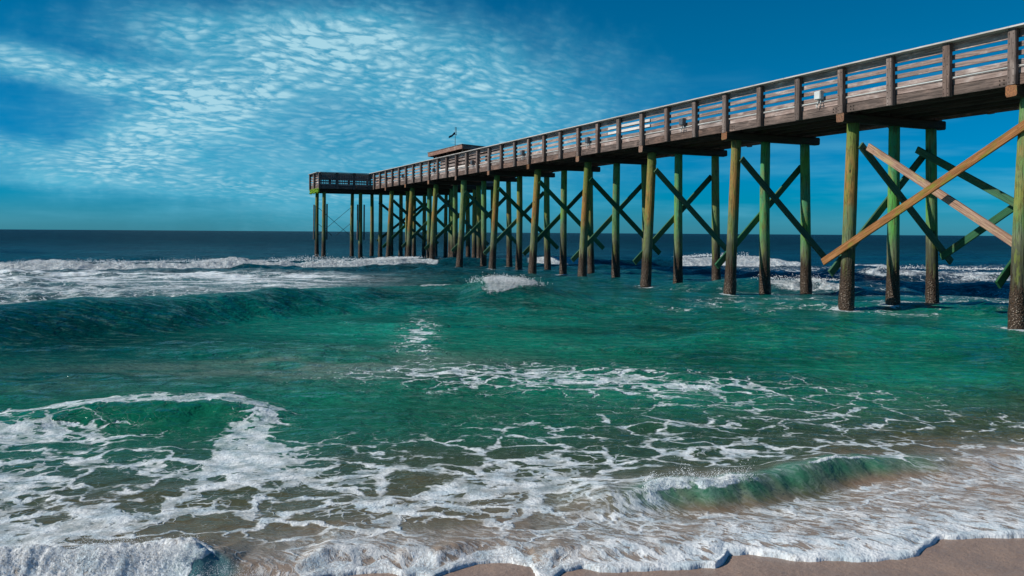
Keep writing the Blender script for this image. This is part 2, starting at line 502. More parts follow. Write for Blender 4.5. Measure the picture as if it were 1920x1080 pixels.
    col = lerp_cols(tt, [
        (0.0, (0.235, 0.155, 0.100)), (0.5, (0.180, 0.125, 0.075)), (1.0, (0.105, 0.092, 0.048)), (1.7, (0.056, 0.070, 0.032)), (2.6, (0.028, 0.066, 0.030)),
        (3.8, (0.010, 0.090, 0.046)), (5.5, (0.003, 0.125, 0.068)), (9, (0.0025, 0.125, 0.075)), (16, (0.002, 0.105, 0.076)),
        (24, (0.002, 0.075, 0.070)), (40, (0.0015, 0.050, 0.068)), (70, (0.001, 0.028, 0.048)), (200, (0.001, 0.012, 0.026)), (20000, (0.001, 0.009, 0.020))])
    # deeper blue out to the right under the pier
    bl = sstep(X, 6, 14) * sstep(Y, 24, 32) * sstep(Y, 90, 50)
    col = col * (1 - bl[..., None]) + np.array([0.001, 0.030, 0.065]) * bl[..., None]
    # patches of lighter and darker green water
    pat = (fbm(X * 0.35 + 9, Y * 0.5, 4, 88) - 0.5) * 2 * sstep(Y, 8, 12) * sstep(Y, 60, 25)
    col = col * np.clip(1 + 0.85 * pat + 0.5 * (fbm(X * 0.9 + 2, Y * 1.6, 4, 89) - 0.5) * sstep(Y, 8, 12), 0.25, 2)[..., None]
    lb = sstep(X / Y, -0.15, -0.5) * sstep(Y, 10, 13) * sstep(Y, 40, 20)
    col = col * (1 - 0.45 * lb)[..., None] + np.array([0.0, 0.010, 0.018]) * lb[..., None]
    dark = blob(X, Y, -8.5, 16.2, 5.5, 2.4, -0.45)  # swell face darkened in the colour for its weaker sky reflection
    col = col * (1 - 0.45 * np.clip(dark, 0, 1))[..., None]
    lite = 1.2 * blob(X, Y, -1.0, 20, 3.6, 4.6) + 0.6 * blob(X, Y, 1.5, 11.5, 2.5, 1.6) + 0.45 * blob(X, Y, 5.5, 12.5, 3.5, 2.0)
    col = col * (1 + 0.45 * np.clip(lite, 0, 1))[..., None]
    # the faces of the small waves are clear green water over sand
    dd, A, prof, wf, wb = wt['right_wavelet']
    g = sstep(X, 0.7, 1.1) * sstep(X, 4.2, 3.2) * sstep(dd, -0.30 - 0.05 * n3, -0.12) * sstep(dd, 0.25, 0.05)
    col = col * (1 - g[..., None]) + np.array([0.030, 0.150, 0.085]) * g[..., None]
    g = sstep(teal, 0.15, 0.6)
    col = col * (1 - g[..., None]) + np.array([0.006, 0.190, 0.230]) * g[..., None]
    # milky air and sand stirred into the water
    milk = 1.15 * blob(X, Y, -3.6, 12.9, 3.0, 1.4, 0.25) * sstep(fbm(X * 0.8, Y * 2.0, 5, 95), 0.28, 0.60) + 0.35 * blob(X, Y, -1.5, 13.5, 2.0, 1.4) * n1 \
        + 0.55 * wash * sstep(streak, 0.3, 0.7) + 0.20 * sheet * n3 + 0.12 * back + 0.35 * sstep(d, 0.9, 0.2)
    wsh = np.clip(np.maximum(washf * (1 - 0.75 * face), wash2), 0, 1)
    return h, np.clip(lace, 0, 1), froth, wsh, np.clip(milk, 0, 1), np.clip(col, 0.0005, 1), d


def grid_mesh(name, X, Y, Z, keep=None):
    ny, nx = X.shape
    co = np.stack([X, Y, Z], -1).reshape(-1, 3).astype(np.float32)
    i = np.arange(ny * nx).reshape(ny, nx)
    q = np.stack([i[:-1, :-1], i[:-1, 1:], i[1:, 1:], i[1:, :-1]], -1).reshape(-1, 4)
    if keep is not None:
        q = q[keep.reshape(-1)]
    me = bpy.data.meshes.new(name)
    me.vertices.add(len(co))
    me.vertices.foreach_set('co', co.ravel())
    me.loops.add(q.size)
    me.loops.foreach_set('vertex_index', q.ravel().astype(np.int32))
    me.polygons.add(len(q))
    me.polygons.foreach_set('loop_start', (np.arange(len(q)) * 4).astype(np.int32))
    me.polygons.foreach_set('loop_total', np.full(len(q), 4, dtype=np.int32))
    me.polygons.foreach_set('use_smooth', np.ones(len(q), dtype=bool))
    me.update(calc_edges=True)
    return me


def mat_new(name):
    m = bpy.data.materials.new(name)
    m.use_nodes = True
    m.node_tree.nodes.clear()
    k = NT(m.node_tree)
    out = k.new('ShaderNodeOutputMaterial')
    p = k.new('ShaderNodeBsdfPrincipled')
    m.node_tree.links.new(p.outputs[0], out.inputs[0])
    return m, k, p


def attr(k, name, out='Fac'):
    a = k.new('ShaderNodeAttribute')
    a.attribute_name = name
    return a.outputs[out]


def make_water_material():
    m, k, p = mat_new("sea_water")
    k.n.remove(p)
    outn = [n for n in k.n if n.type == 'OUTPUT_MATERIAL'][0]
    dif = k.new('ShaderNodeBsdfDiffuse')
    glo = k.new('ShaderNodeBsdfGlossy')
    mx = k.new('ShaderNodeMixShader')
    fre = k.new('ShaderNodeFresnel')
    fre.inputs['IOR'].default_value = 1.333
    pos = k.new('ShaderNodeTexCoord').outputs['Object']
    x, y, z = k.sep(pos)
    flat = k.comb(x, y, 0.0)
    lace = attr(k, 'lace')
    froth = attr(k, 'froth')
    milk = attr(k, 'milk')
    wcol = attr(k, 'body', 'Color')
    # two nets of foam at two sizes, their cells bent by turbulence
    w1 = k.vm('SCALE', k.vm('SUBTRACT', k.noise(flat, 1.6, 4, 0.55, col=True), (0.5, 0.5, 0.5)), s=0.85)
    p1 = k.vm('ADD', flat, w1)
    w2 = k.vm('SCALE', k.vm('SUBTRACT', k.noise(flat, 6.0, 3, 0.55, col=True), (0.5, 0.5, 0.5)), s=0.16)
    p1 = k.vm('MULTIPLY', k.vm('ADD', p1, w2), (0.80, 1.0, 1.0))
    e1 = k.voro(p1, 2.1, 'DISTANCE_TO_EDGE')
    e2 = k.voro(k.vm('ADD', p1, (3.7, 1.2, 0.0)), 5.6, 'DISTANCE_TO_EDGE')
    nz = k.noise(flat, 1.1, 4, 0.6)
    nf = k.noise(flat, 9.0, 4, 0.65)
    dens = k.m('MULTIPLY', lace, k.m('ADD', 0.45, k.m('MULTIPLY', nz, 1.1)))
    nw = k.noise(flat, 2.8, 3, 0.55)
    wd1 = k.m('MULTIPLY', k.m('POWER', dens, 1.3), k.m('ADD', -0.06, k.m('ADD', k.m('MULTIPLY', nw, 0.44), k.m('MULTIPLY', nf, 0.18))))
    m1 = k.step(k.m('SUBTRACT', wd1, e1), -0.02, 0.045)
    # thin strands break up where the foam is sparse
    brk = k.noise(k.vm('MULTIPLY', flat, (0.8, 1.5, 1.0)), 2.6, 5, 0.65)
    thr = k.m('SUBTRACT', 0.60, k.m('MULTIPLY', dens, 0.55))
    m1 = k.m('MULTIPLY', m1, k.step(k.m('SUBTRACT', brk, thr), -0.05, 0.06))
    d2 = k.m('SUBTRACT', dens, k.m('ADD', 0.22, k.m('MULTIPLY', k.noise(flat, 2.3, 3, 0.6), 0.45)))
    wd2 = k.m('MULTIPLY', k.m('MAXIMUM', d2, 0.0), k.m('ADD', 0.22, k.m('MULTIPLY', nf, 0.75)))
    m2 = k.step(k.m('SUBTRACT', wd2, e2), -0.03, 0.05)
    gate = k.step(lace, 0.02, 0.14)
    hole = k.step(k.m('ADD', k.voro(k.vm('MULTIPLY', p1, (0.75, 1.0, 1.0)), 8.5), k.m('MULTIPLY', k.m('SUBTRACT', nf, 0.5), 0.35)), 0.16, 0.30)
    hz = k.m('MULTIPLY', k.step(k.noise(flat, 1.9, 3, 0.55), 0.42, 0.60), k.step(y, 16.0, 11.0))
    m1 = k.m('MULTIPLY', m1, k.m('SUBTRACT', 1.0, k.m('MULTIPLY', k.m('SUBTRACT', 1.0, hole), k.m('MULTIPLY', hz, 0.85))))
    net = k.m('MULTIPLY', k.m('MAXIMUM', m1, k.m('MULTIPLY', m2, 0.8)), gate)
    # thin film of bubbles inside dense parts
    film = k.m('MULTIPLY', k.step(dens, 0.45, 1.1), k.m('MULTIPLY', k.step(k.noise(p1, 13.0, 4, 0.7), 0.45, 0.65), 0.35))
    net = k.m('MAXIMUM', k.m('MULTIPLY', net, k.m('ADD', 0.50, k.m('MULTIPLY', k.step(k.noise(flat, 4.5, 5, 0.65), 0.36, 0.60), 0.50))), film)
    fr = k.step(k.m('ADD', froth, k.m('MULTIPLY', k.m('SUBTRACT', k.noise(flat, 14.0, 4, 0.7), 0.5), 0.9)), 0.36, 0.62)
    # worn wash: streaks combed towards the shore, brighter ridges in a thin film
    wash = attr(k, 'wash')
    far = k.step(y, 12.0, 20.0)
    rv = k.new('ShaderNodeVectorRotate', rotation_type='Z_AXIS')
    k.put(rv.inputs['Vector'], k.vm('ADD', pos, k.vm('SCALE', w1, s=0.35)))
    k.put(rv.inputs['Angle'], k.m('MULTIPLY', k.m('SUBTRACT', 1.0, far), R(42)))
    ws = k.vm('MULTIPLY', rv.outputs[0], k.comb(k.step(far, 0.0, 1.0, 1.0, 0.22), k.step(far, 0.0, 1.0, 2.4, 0.9), 1.0))
    rn = k.noise(ws, 3.6, 5, 0.62, 0.5)
    ridge = k.m('SUBTRACT', 1.0, k.m('MULTIPLY', k.m('ABSOLUTE', k.m('SUBTRACT', rn, 0.5)), 16.0), clamp=True)
    rn2 = k.noise(ws, 7.0, 5, 0.62, 0.3)
    patchy = k.step(k.m('ADD', rn2, k.m('MULTIPLY', k.m('SUBTRACT', wash, 0.5), 0.30)), 0.50, 0.60)
    wf_ = k.m('MAXIMUM', k.m('MULTIPLY', ridge, 0.75), patchy)
    wf_ = k.m('MULTIPLY', wf_, k.m('MULTIPLY', wash, 1.15))
    wf_ = k.m('MAXIMUM', wf_, k.m('MULTIPLY', wash, 0.16))
    # froth is torn: grey water shows between the clots
    clot = k.noise(pos, k.step(y, 8.0, 30.0, 60.0, 5.0), 5, 0.72)
    fr = k.m('MULTIPLY', fr, k.step(clot, 0.36, 0.54, k.step(y, 8.0, 20.0, 0.62, 0.70), 1.0))
    fleck = k.m('MULTIPLY', k.step(k.noise(k.vm('MULTIPLY', flat, (0.6, 1.8, 1.0)), 6.0, 5, 0.72), 0.68, 0.74), k.m('MULTIPLY', k.step(y, 8.0, 12.0), k.step(y, 60.0, 40.0)))
    net = k.m('MAXIMUM', net, k.m('MULTIPLY', fleck, 0.55))
    foam = k.m('MAXIMUM', k.m('MAXIMUM', net, wf_), fr, clamp=True)
    milky = k.mix(k.step(y, 9.0, 7.0), (0.13, 0.19, 0.15), (0.26, 0.20, 0.155))
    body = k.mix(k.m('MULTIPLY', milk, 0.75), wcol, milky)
    # streaks and bubble trails, plus ripple highlights and dark facets painted into the colour
    tr = k.noise(k.vm('MULTIPLY', k.vm('ADD', flat, k.vm('SCALE', w1, s=0.6)), (0.45, 1.7, 1.0)), 3.4, 6, 0.72)
    tr2 = k.noise(k.vm('MULTIPLY', flat, (0.35, 1.6, 1.0)), 0.35, 6, 0.7)
    trg = k.m('MULTIPLY', k.step(y, 7.5, 11.0), k.step(y, 60.0, 34.0))
    body = k.mix(k.m('MULTIPLY', trg, k.step(tr, 0.50, 0.74, 0.0, 0.50)), body, (0.16, 0.30, 0.25))
    body = k.mix(k.m('MULTIPLY', trg, k.step(tr, 0.46, 0.30, 0.0, 0.65)), body, (0.001, 0.042, 0.036))
    frg = k.step(y, 40.0, 62.0)
    body = k.mix(k.m('MULTIPLY', frg, k.step(tr2, 0.46, 0.66, 0.0, 0.8)), body, (0.003, 0.070, 0.095))
    foamc = k.mix(k.step(k.noise(flat, 5.0, 5, 0.65), 0.35, 0.62), (0.52, 0.63, 0.70), (0.86, 0.90, 0.92))
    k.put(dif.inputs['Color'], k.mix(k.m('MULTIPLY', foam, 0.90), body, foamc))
    rough = k.step(y, 8.0, 120.0, 0.09, 0.22)
    k.put(glo.inputs['Roughness'], k.m('ADD', rough, k.m('MULTIPLY', foam, 0.4)))
    glo.inputs['Color'].default_value = (0.90, 0.97, 1.0, 1)
    # ripples too fine for the mesh, and the pile of the foam
    st = k.vm('MULTIPLY', pos, (0.6, 1.0, 1.0))
    r1 = k.noise(st, 7.0, 4, 0.6, 0.3)
    r2 = k.noise(st, 1.6, 4, 0.6, 0.2)
    r3 = k.noise(st, 0.45, 4, 0.6)
    calm = k.m('SUBTRACT', 1.0, k.m('MULTIPLY', foam, 0.8))
    hgt = k.m('ADD', k.m('MULTIPLY', r1, k.m('MULTIPLY', calm, k.step(y, 6.0, 12.0, 0.030, 0.110))), k.m('MULTIPLY', r2, k.step(y, 6.0, 20.0, 0.03, 0.13)))
    hgt = k.m('ADD', hgt, k.m('MULTIPLY', r3, k.step(y, 24.0, 60.0, 0.0, 1.3)))
    hgt = k.m('ADD', hgt, k.m('MULTIPLY', foam, k.m('ADD', 0.012, k.m('ADD', k.m('MULTIPLY', k.noise(flat, 30.0, 3, 0.6), 0.016), k.m('MULTIPLY', k.m('MULTIPLY', froth, k.step(y, 10.0, 30.0)), k.m('MULTIPLY', clot, 0.35))))))
    nrm = k.bump(hgt, 0.85, 1.0)
    for nd in (dif, glo, fre):
        k.put(nd.inputs['Normal'], nrm)
    # seen as through a polarising filter: half the mirror light
    k.put(mx.inputs[0], k.m('MULTIPLY', k.m('MULTIPLY', fre.outputs[0], k.step(y, 35.0, 160.0, 1.0, 0.50)), k.m('SUBTRACT', 0.56, k.m('MULTIPLY', foam, 0.44))))
    k.l.new(dif.outputs[0], mx.inputs[1])
    k.l.new(glo.outputs[0], mx.inputs[2])
    k.l.new(mx.outputs[0], outn.inputs[0])
    return m


def build_sea():
    ys = []
    y = 4.3
    while y < 20000:
        ys.append(y)
        px = 1.875 * y * y / 3280.0
        if y < 9.5:
            s = 0.55 * px
        elif y < 24:
            s = 0.085
        elif y < 37:
            s = 0.20
        elif y < 59:
            s = 0.13
        else:
            s = max(0.6, 0.45 * px)
        y += min(s, y * 0.12)
    ys = np.array(ys)
    u = np.concatenate([np.linspace(-5, -0.74, 45)[:-1], np.linspace(-0.74, 0.74, 960), np.linspace(0.74, 5, 45)[1:]])
    Y, U = np.meshgrid(ys, u, indexing='ij')
    X = U * (Y + 1.4)
    cell = np.maximum(np.gradient(ys)[:, None], (u[500] - u[499]) * (Y + 1.4))
    cell = np.where(np.abs(U) > 0.75, 4.0, cell)
    h, lace, froth, wsh, milk, col, d = sea_fields(X, Y, cell)
    keep = (d[:-1, :-1] > -0.25) | (d[1:, 1:] > -0.25)
    me = grid_mesh("sea", X, Y, h, keep)
    for nm, a in (('lace', lace), ('froth', froth), ('milk', milk), ('wash', wsh)):
        at = me.attributes.new(nm, 'FLOAT', 'POINT')
        at.data.foreach_set('value', a.astype(np.float32).ravel())
    ca = me.attributes.new('body', 'FLOAT_COLOR', 'POINT')
    c4 = np.concatenate([col, np.ones(col.shape[:2] + (1,))], -1).astype(np.float32)
    ca.data.foreach_set('color', c4.ravel())
    me.materials.append(make_water_material())
    o = bpy.data.objects.new("water", me)
    o['kind'] = 'structure'
    o['label'] = "green sea with breaking waves and lacy foam running up the sand"
    COL.objects.link(o)
    return len(me.polygons)


build_sea()


def make_sand_material():
    m, k, p = mat_new("wet_sand")
    pos = k.new('ShaderNodeTexCoord').outputs['Object']
    n1 = k.noise(pos, 3.0, 5, 0.6)
    n2 = k.noise(pos, 160.0, 3, 0.7)
    n3 = k.noise(pos, 28.0, 4, 0.6)
    c = k.mix(k.step(n1, 0.3, 0.7), (0.215, 0.140, 0.105), (0.285, 0.195, 0.150))
    c = k.mix(k.step(n2, 0.35, 0.7), c, (0.36, 0.27, 0.215))
    c = k.mix(k.step(n3, 0.62, 0.78), c, (0.15, 0.10, 0.075))
    speck = k.step(k.voro(pos, 34.0), 0.11, 0.06)
    rare = k.step(k.noise(pos, 12.0, 2), 0.58, 0.64)
    c = k.mix(k.m('MULTIPLY', speck, rare), c, (0.60, 0.52, 0.45))
    k.put(p.inputs['Base Color'], c)
    k.put(p.inputs['Roughness'], k.step(n1, 0.3, 0.7, 0.32, 0.6))
    h = k.m('ADD', k.m('MULTIPLY', n3, 0.010), k.m('MULTIPLY', n2, 0.0025))
    k.put(p.inputs['Normal'], k.bump(h, 0.9, 1.0))
    return m


def build_sand():
    ys = np.concatenate([np.linspace(-80, 3.0, 30)[:-1], np.linspace(3.0, 8.5, 260), np.linspace(8.5, 30, 20)[1:]])
    xs = np.concatenate([np.linspace(-150, -4.5, 30)[:-1], np.linspace(-4.5, 4.5, 320), np.linspace(4.5, 150, 30)[1:]])
    Y, X = np.meshgrid(ys, xs, indexing='ij')
    Z = np.minimum(sand_z(X, Y), 1.6)
    Z = np.maximum(Z, -1.2)
    near = sstep(np.abs(X), 6, 4.5) * sstep(Y, 3, 3.6)
    Z = Z + near * (0.012 * (fbm(X * 3, Y * 6, 4, 70) - 0.5) + 0.006 * (fbm(X * 14, Y * 20, 3, 71) - 0.5))
    me = grid_mesh("sand", X, Y, Z)
    me.materials.append(make_sand_material())
    o = bpy.data.objects.new("beach", me)
    o['kind'] = 'structure'
    o['label'] = "damp pinkish brown sand at the foot of the picture"
    COL.objects.link(o)


build_sand()

# ------------------------------------------------------------------ wood materials


def make_wood(name, c1, c2, c3, rough=0.75, spread=0.35, grain=1.0):
    """Weathered boards: grain along the piece's own length (local X)."""
    m, k, p = mat_new(name)
    obj = k.new('ShaderNodeTexCoord').outputs['Object']
    info = k.new('ShaderNodeObjectInfo').outputs['Random']
    off = k.vm('ADD', obj, k.comb(k.m('MULTIPLY', info, 37.0), k.m('MULTIPLY', info, 11.0), 0.0))
    gv = k.vm('MULTIPLY', off, (1.6, 34.0, 34.0))
    g = k.noise(gv, grain, 5, 0.65, 0.6)
    patch = k.noise(k.vm('MULTIPLY', off, (1.2, 3.0, 3.0)), 1.5, 4, 0.6)
    c = k.mix(k.step(g, 0.35, 0.68), c1, c2)
    c = k.mix(k.m('MULTIPLY', k.step(patch, 0.5, 0.72), 0.8), c, c3)
    knots = k.step(k.voro(k.vm('MULTIPLY', off, (1.3, 6.0, 6.0)), 1.6), 0.10, 0.03)
    c = k.mix(k.m('MULTIPLY', knots, 0.75), c, (c1[0] * 0.2, c1[1] * 0.2, c1[2] * 0.2))
    crack = k.step(k.noise(k.vm('MULTIPLY', off, (1.0, 60.0, 60.0)), 1.0, 3, 0.6), 0.64, 0.72)
    c = k.mix(k.m('MULTIPLY', crack, 0.7), c, (c1[0] * 0.25, c1[1] * 0.25, c1[2] * 0.25))
    val = k.m('ADD', 1.0 - spread, k.m('MULTIPLY', info, 2 * spread))
    hs = k.new('ShaderNodeHueSaturation')
    k.put(hs.inputs['Color'], c)
    k.put(hs.inputs['Value'], val)
    k.put(hs.inputs['Saturation'], k.m('ADD', 0.75, k.m('MULTIPLY', k.m('FRACT', k.m('MULTIPLY', info, 7.3)), 0.5)))
    k.put(p.inputs['Base Color'], hs.outputs[0])
    k.put(p.inputs['Roughness'], rough)
    k.put(p.inputs['Specular IOR Level'], 0.25)
    h = k.m('SUBTRACT', k.m('MULTIPLY', g, 0.006), k.m('MULTIPLY', crack, 0.008))
    k.put(p.inputs['Normal'], k.bump(h, 1.0, 1.0))
    return m


def make_pile_material():
    m, k, p = mat_new("treated_pile")
    geo = k.new('ShaderNodeNewGeometry').outputs['Position']
    obj = k.new('ShaderNodeTexCoord').outputs['Object']
    info = k.new('ShaderNodeObjectInfo').outputs['Random']
    off = k.vm('ADD', obj, k.comb(k.m('MULTIPLY', info, 19.0), k.m('MULTIPLY', info, 7.0), k.m('MULTIPLY', info, 31.0)))
    z = k.sep(geo)[2]
    streak = k.noise(k.vm('MULTIPLY', off, (9.0, 9.0, 0.55)), 1.6, 5, 0.6, 0.3)
    patch = k.noise(k.vm('MULTIPLY', off, (1.6, 1.6, 0.55)), 1.5, 4, 0.55)
    fine = k.noise(off, 30.0, 4, 0.7)
    grain = k.noise(k.vm('MULTIPLY', off, (40.0, 40.0, 1.6)), 1.0, 4, 0.6)
    zz = k.m('ADD', z, k.m('MULTIPLY', k.m('SUBTRACT', patch, 0.5), 2.2))
    zz = k.m('ADD', zz, k.m('MULTIPLY', k.m('SUBTRACT', streak, 0.5), 0.9))
    zz = k.m('ADD', zz, k.m('MULTIPLY', k.m('SUBTRACT', info, 0.5), 0.8))
    ramp = k.new('ShaderNodeValToRGB')
    k.put(ramp.inputs[0], k.m('DIVIDE', zz, 6.0))
    cr = ramp.color_ramp
    stops = [(0.20, (0.060, 0.068, 0.044)), (0.29, (0.150, 0.165, 0.095)), (0.38, (0.115, 0.165, 0.080)), (0.46, (0.290, 0.140, 0.036)),
             (0.62, (0.310, 0.155, 0.042)), (0.73, (0.220, 0.180, 0.040)), (0.85, (0.120, 0.165, 0.030)), (1.0, (0.050, 0.150, 0.030))]
    while len(cr.elements) < len(stops):
        cr.elements.new(0.5)
    for e_, (a, c) in zip(cr.elements, stops):
        e_.position = a
        e_.color = (*c, 1)
    c = ramp.outputs[0]
    # copper green preservative, stronger on some piles
    green = attr(k, 'copper_green')
    gmask = k.m('MULTIPLY', k.m('MULTIPLY', green, k.step(zz, 1.4, 3.0)), k.step(k.noise(k.vm('MULTIPLY', off, (3.0, 3.0, 1.0)), 1.6, 5, 0.65), 0.32, 0.55, 0.45, 1.0))
    c = k.mix(k.m('MULTIPLY', k.step(k.noise(k.vm('MULTIPLY', off, (3.5, 3.5, 0.9)), 2.0, 5, 0.7), 0.50, 0.62), 0.75), c, (0.150, 0.185, 0.035))
    c = k.mix(gmask, c, k.mix(k.step(patch, 0.35, 0.65), (0.030, 0.310, 0.165), (0.075, 0.330, 0.065)))
    c = k.mix(k.m('MULTIPLY', k.step(grain, 0.50, 0.66), 0.70), c, (0.035, 0.030, 0.018))
    c = k.mix(k.m('MULTIPLY', k.step(k.noise(k.vm('MULTIPLY', off, (4.0, 4.0, 1.3)), 2.4, 5, 0.7), 0.52, 0.66), 0.6), c, (0.060, 0.055, 0.022))
    c = k.mix(k.m('MULTIPLY', k.step(k.voro(k.vm('MULTIPLY', off, (3.0, 3.0, 1.2)), 1.5), 0.14, 0.06), 0.85), c, (0.02, 0.015, 0.01))
    c = k.mix(k.m('MULTIPLY', k.step(streak, 0.60, 0.75), 0.45), c, (0.30, 0.27, 0.16))
    # tidal band: dark growth with pale barnacle specks
    zt = k.m('ADD', z, k.m('MULTIPLY', k.m('SUBTRACT', streak, 0.5), 1.9))
    wet = k.step(zt, 1.35, 0.85)
    dark = k.mix(k.step(fine, 0.4, 0.65), (0.022, 0.014, 0.009), (0.075, 0.045, 0.026))
    c = k.mix(wet, c, dark)
    bv = k.voro(obj, 22.0)
    spots = k.m('MULTIPLY', k.step(bv, 0.34, 0.20), k.step(k.noise(obj, 9.0, 3), 0.44, 0.56))
    c = k.mix(k.m('MULTIPLY', spots, k.step(z, 1.0, 0.45)), c, (0.30, 0.25, 0.20))
    k.put(p.inputs['Base Color'], c)
    k.put(p.inputs['Roughness'], k.step(z, 0.2, 1.3, 0.42, 0.8))
    k.put(p.inputs['Specular IOR Level'], 0.25)
    h = k.m('ADD', k.m('MULTIPLY', grain, 0.018), k.m('MULTIPLY', k.m('MULTIPLY', wet, k.m('SUBTRACT', 1.0, bv)), 0.025))
    k.put(p.inputs['Normal'], k.bump(h, 1.0, 1.0))
    return m


def make_plain(name, col, rough=0.5, spec=0.4, noise_amt=0.25, scale=12.0, metallic=0.0):
    m, k, p = mat_new(name)
    obj = k.new('ShaderNodeTexCoord').outputs['Object']
    n = k.noise(obj, scale, 4, 0.6)
    lo = tuple(v * (1 - noise_amt) for v in col)
    k.put(p.inputs['Base Color'], k.mix(k.step(n, 0.3, 0.7), lo, col))
    k.put(p.inputs['Roughness'], rough)
    k.put(p.inputs['Specular IOR Level'], spec)
    k.put(p.inputs['Metallic'], metallic)
    return m


M_RAIL = make_wood("weathered_rail_wood", (0.150, 0.112, 0.100), (0.330, 0.255, 0.232), (0.46, 0.40, 0.375))
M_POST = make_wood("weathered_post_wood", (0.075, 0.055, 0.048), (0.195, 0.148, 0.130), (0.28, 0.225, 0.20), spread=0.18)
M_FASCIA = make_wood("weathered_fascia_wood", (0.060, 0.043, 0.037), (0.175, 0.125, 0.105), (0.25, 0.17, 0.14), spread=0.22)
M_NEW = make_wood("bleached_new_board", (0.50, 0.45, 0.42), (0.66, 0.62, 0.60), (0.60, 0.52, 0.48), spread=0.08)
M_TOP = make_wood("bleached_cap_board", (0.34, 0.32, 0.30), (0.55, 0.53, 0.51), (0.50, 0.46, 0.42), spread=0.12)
M_UNDER = make_wood("shaded_deck_timber", (0.022, 0.017, 0.012), (0.055, 0.042, 0.030), (0.030, 0.040, 0.020), spread=0.25)  # shade under the deck put into the timber colour
M_CAP = make_wood("shaded_cap_timber", (0.020, 0.016, 0.011), (0.050, 0.036, 0.024), (0.020, 0.045, 0.022), spread=0.2)  # cap sides darkened in the colour, as they lie in shadow
M_END = make_wood("cap_end_grain", (0.10, 0.055, 0.035), (0.26, 0.125, 0.070), (0.16, 0.13, 0.06), spread=0.45)
END = {}
M_BRACE_O = make_wood("orange_brown_brace", (0.17, 0.085, 0.042), (0.36, 0.20, 0.115), (0.15, 0.19, 0.04), spread=0.08)
M_BRACE_P = make_wood("pinkish_brace", (0.22, 0.115, 0.075), (0.42, 0.27, 0.185), (0.38, 0.30, 0.12), spread=0.08)
M_BRACE_G = make_wood("green_brace", (0.022, 0.085, 0.045), (0.045, 0.150, 0.070), (0.085, 0.11, 0.05), spread=0.25)
M_MOSS = make_plain("lime_green_growth", (0.22, 0.42, 0.03), 0.8, 0.2, 0.5, 30)
M_PILE = make_pile_material()
M_PVC = make_plain("white_plastic", (0.58, 0.61, 0.60), 0.35, 0.5, 0.12, 6)
M_METAL = make_plain("grey_metal", (0.16, 0.17, 0.18), 0.45, 0.5, 0.3, 20, 0.6)
M_BOLT = make_plain("rusty_bolt_metal", (0.030, 0.020, 0.016), 0.7, 0.3, 0.3, 60)
M_FLAG = make_plain("navy_cloth", (0.008, 0.020, 0.065), 0.85, 0.2, 0.3, 10)
M_ROOF = make_wood("roof_board", (0.15, 0.085, 0.065), (0.30, 0.18, 0.14), (0.36, 0.28, 0.24), spread=0.15)
M_ROOFTOP = make_plain("roof_sheet", (0.17, 0.16, 0.155), 0.7, 0.3, 0.3, 3)


def empty(name, loc=(0, 0, 0), rz=0.0, label=None, category=None, group=None):
    o = bpy.data.objects.new(name, None)
    o.empty_display_size = 0.3
    o.location = loc
    o.rotation_euler = (0, 0, rz)
    if label:
        o['label'] = label
    if category:
        o['category'] = category
    if group:
        o['group'] = group
    COL.objects.link(o)
    return o


def part(name, me, parent, loc=(0, 0, 0), quat=None, label=None, kind=None):
    o = bpy.data.objects.new(name, me)
    o.parent = parent
    o.location = loc
    if quat is not None:
        o.rotation_mode = 'QUATERNION'
        o.rotation_quaternion = quat
    if label:
        o['label'] = label
    if kind:
        o['kind'] = kind
    COL.objects.link(o)
    return o


_cache = {}


def beam_mesh(L, w, h, mat, variant=0):
    """Board of length L along X (centred), width w along Y, height h along Z; chamfered, its ends slightly worn."""
    key = (round(L, 3), round(w, 3), round(h, 3), mat.name, variant)
    if key in _cache:
        return _cache[key]
    r = random.Random(hash(key[:3]) + variant)
    c = min(w, h) * 0.13
    prof = [(-w / 2 + c, -h / 2), (w / 2 - c, -h / 2), (w / 2, -h / 2 + c), (w / 2, h / 2 - c),
            (w / 2 - c, h / 2), (-w / 2 + c, h / 2), (-w / 2, h / 2 - c), (-w / 2, -h / 2 + c)]
    vs, fs = [], []
    n = 2
    for i in range(n):
        x = -L / 2 + L * i / (n - 1)
        for a, b in prof:
            vs.append((x + r.uniform(-.004, .004), a + r.uniform(-1, 1) * c * .25, b + r.uniform(-1, 1) * c * .25))
    for i in range(n - 1):
        for j in range(8):
            a, b = i * 8 + j, i * 8 + (j + 1) % 8
            fs.append((a, b, b + 8, a + 8))
    fs.append(tuple(range(7, -1, -1)))
    fs.append(tuple(range((n - 1) * 8, n * 8)))
    me = bpy.data.meshes.new("board")
    me.from_pydata(vs, [], fs)
    me.materials.append(mat)
    if mat is M_CAP:
        me.materials.append(M_END)
        me.polygons[-1].material_index = 1
        me.polygons[-2].material_index = 1
    me.update()
    _cache[key] = me
    return me


def beam(name, p0, p1, w, h, mat, parent, up=(0, 0, 1), variant=0, label=None):
    p0, p1 = Vector(p0), Vector(p1)
    d = p1 - p0
    L = d.length
    x = d.normalized()
    z = Vector(up)
    y = z.cross(x).normalized()
    z = x.cross(y)
    q = Matrix((x, y, z)).transposed().to_quaternion()
    return part(name, beam_mesh(L, w, h, mat, variant), parent, (p0 + p1) / 2, q, label)


# ------------------------------------------------------------------ the pier. Local frame: X across (away from the viewer's side), Y along (seaward), Z up
PA = 0.42748
PX, PY = 11.117, 18.90
SP = 4.95
BAY = SP / 3
ZF, ZR, ZC = 5.385, 6.67, 5.13
W = 3.62
pier = empty("fishing_pier", (PX, PY, 0), PA,
             "long weathered wooden fishing pier on green stained piles running out to sea", "pier")


def w2l(X, Y):
    dx, dy = X - PX, Y - PY
    return math.cos(PA) * dx + math.sin(PA) * dy, -math.sin(PA) * dx + math.cos(PA) * dy


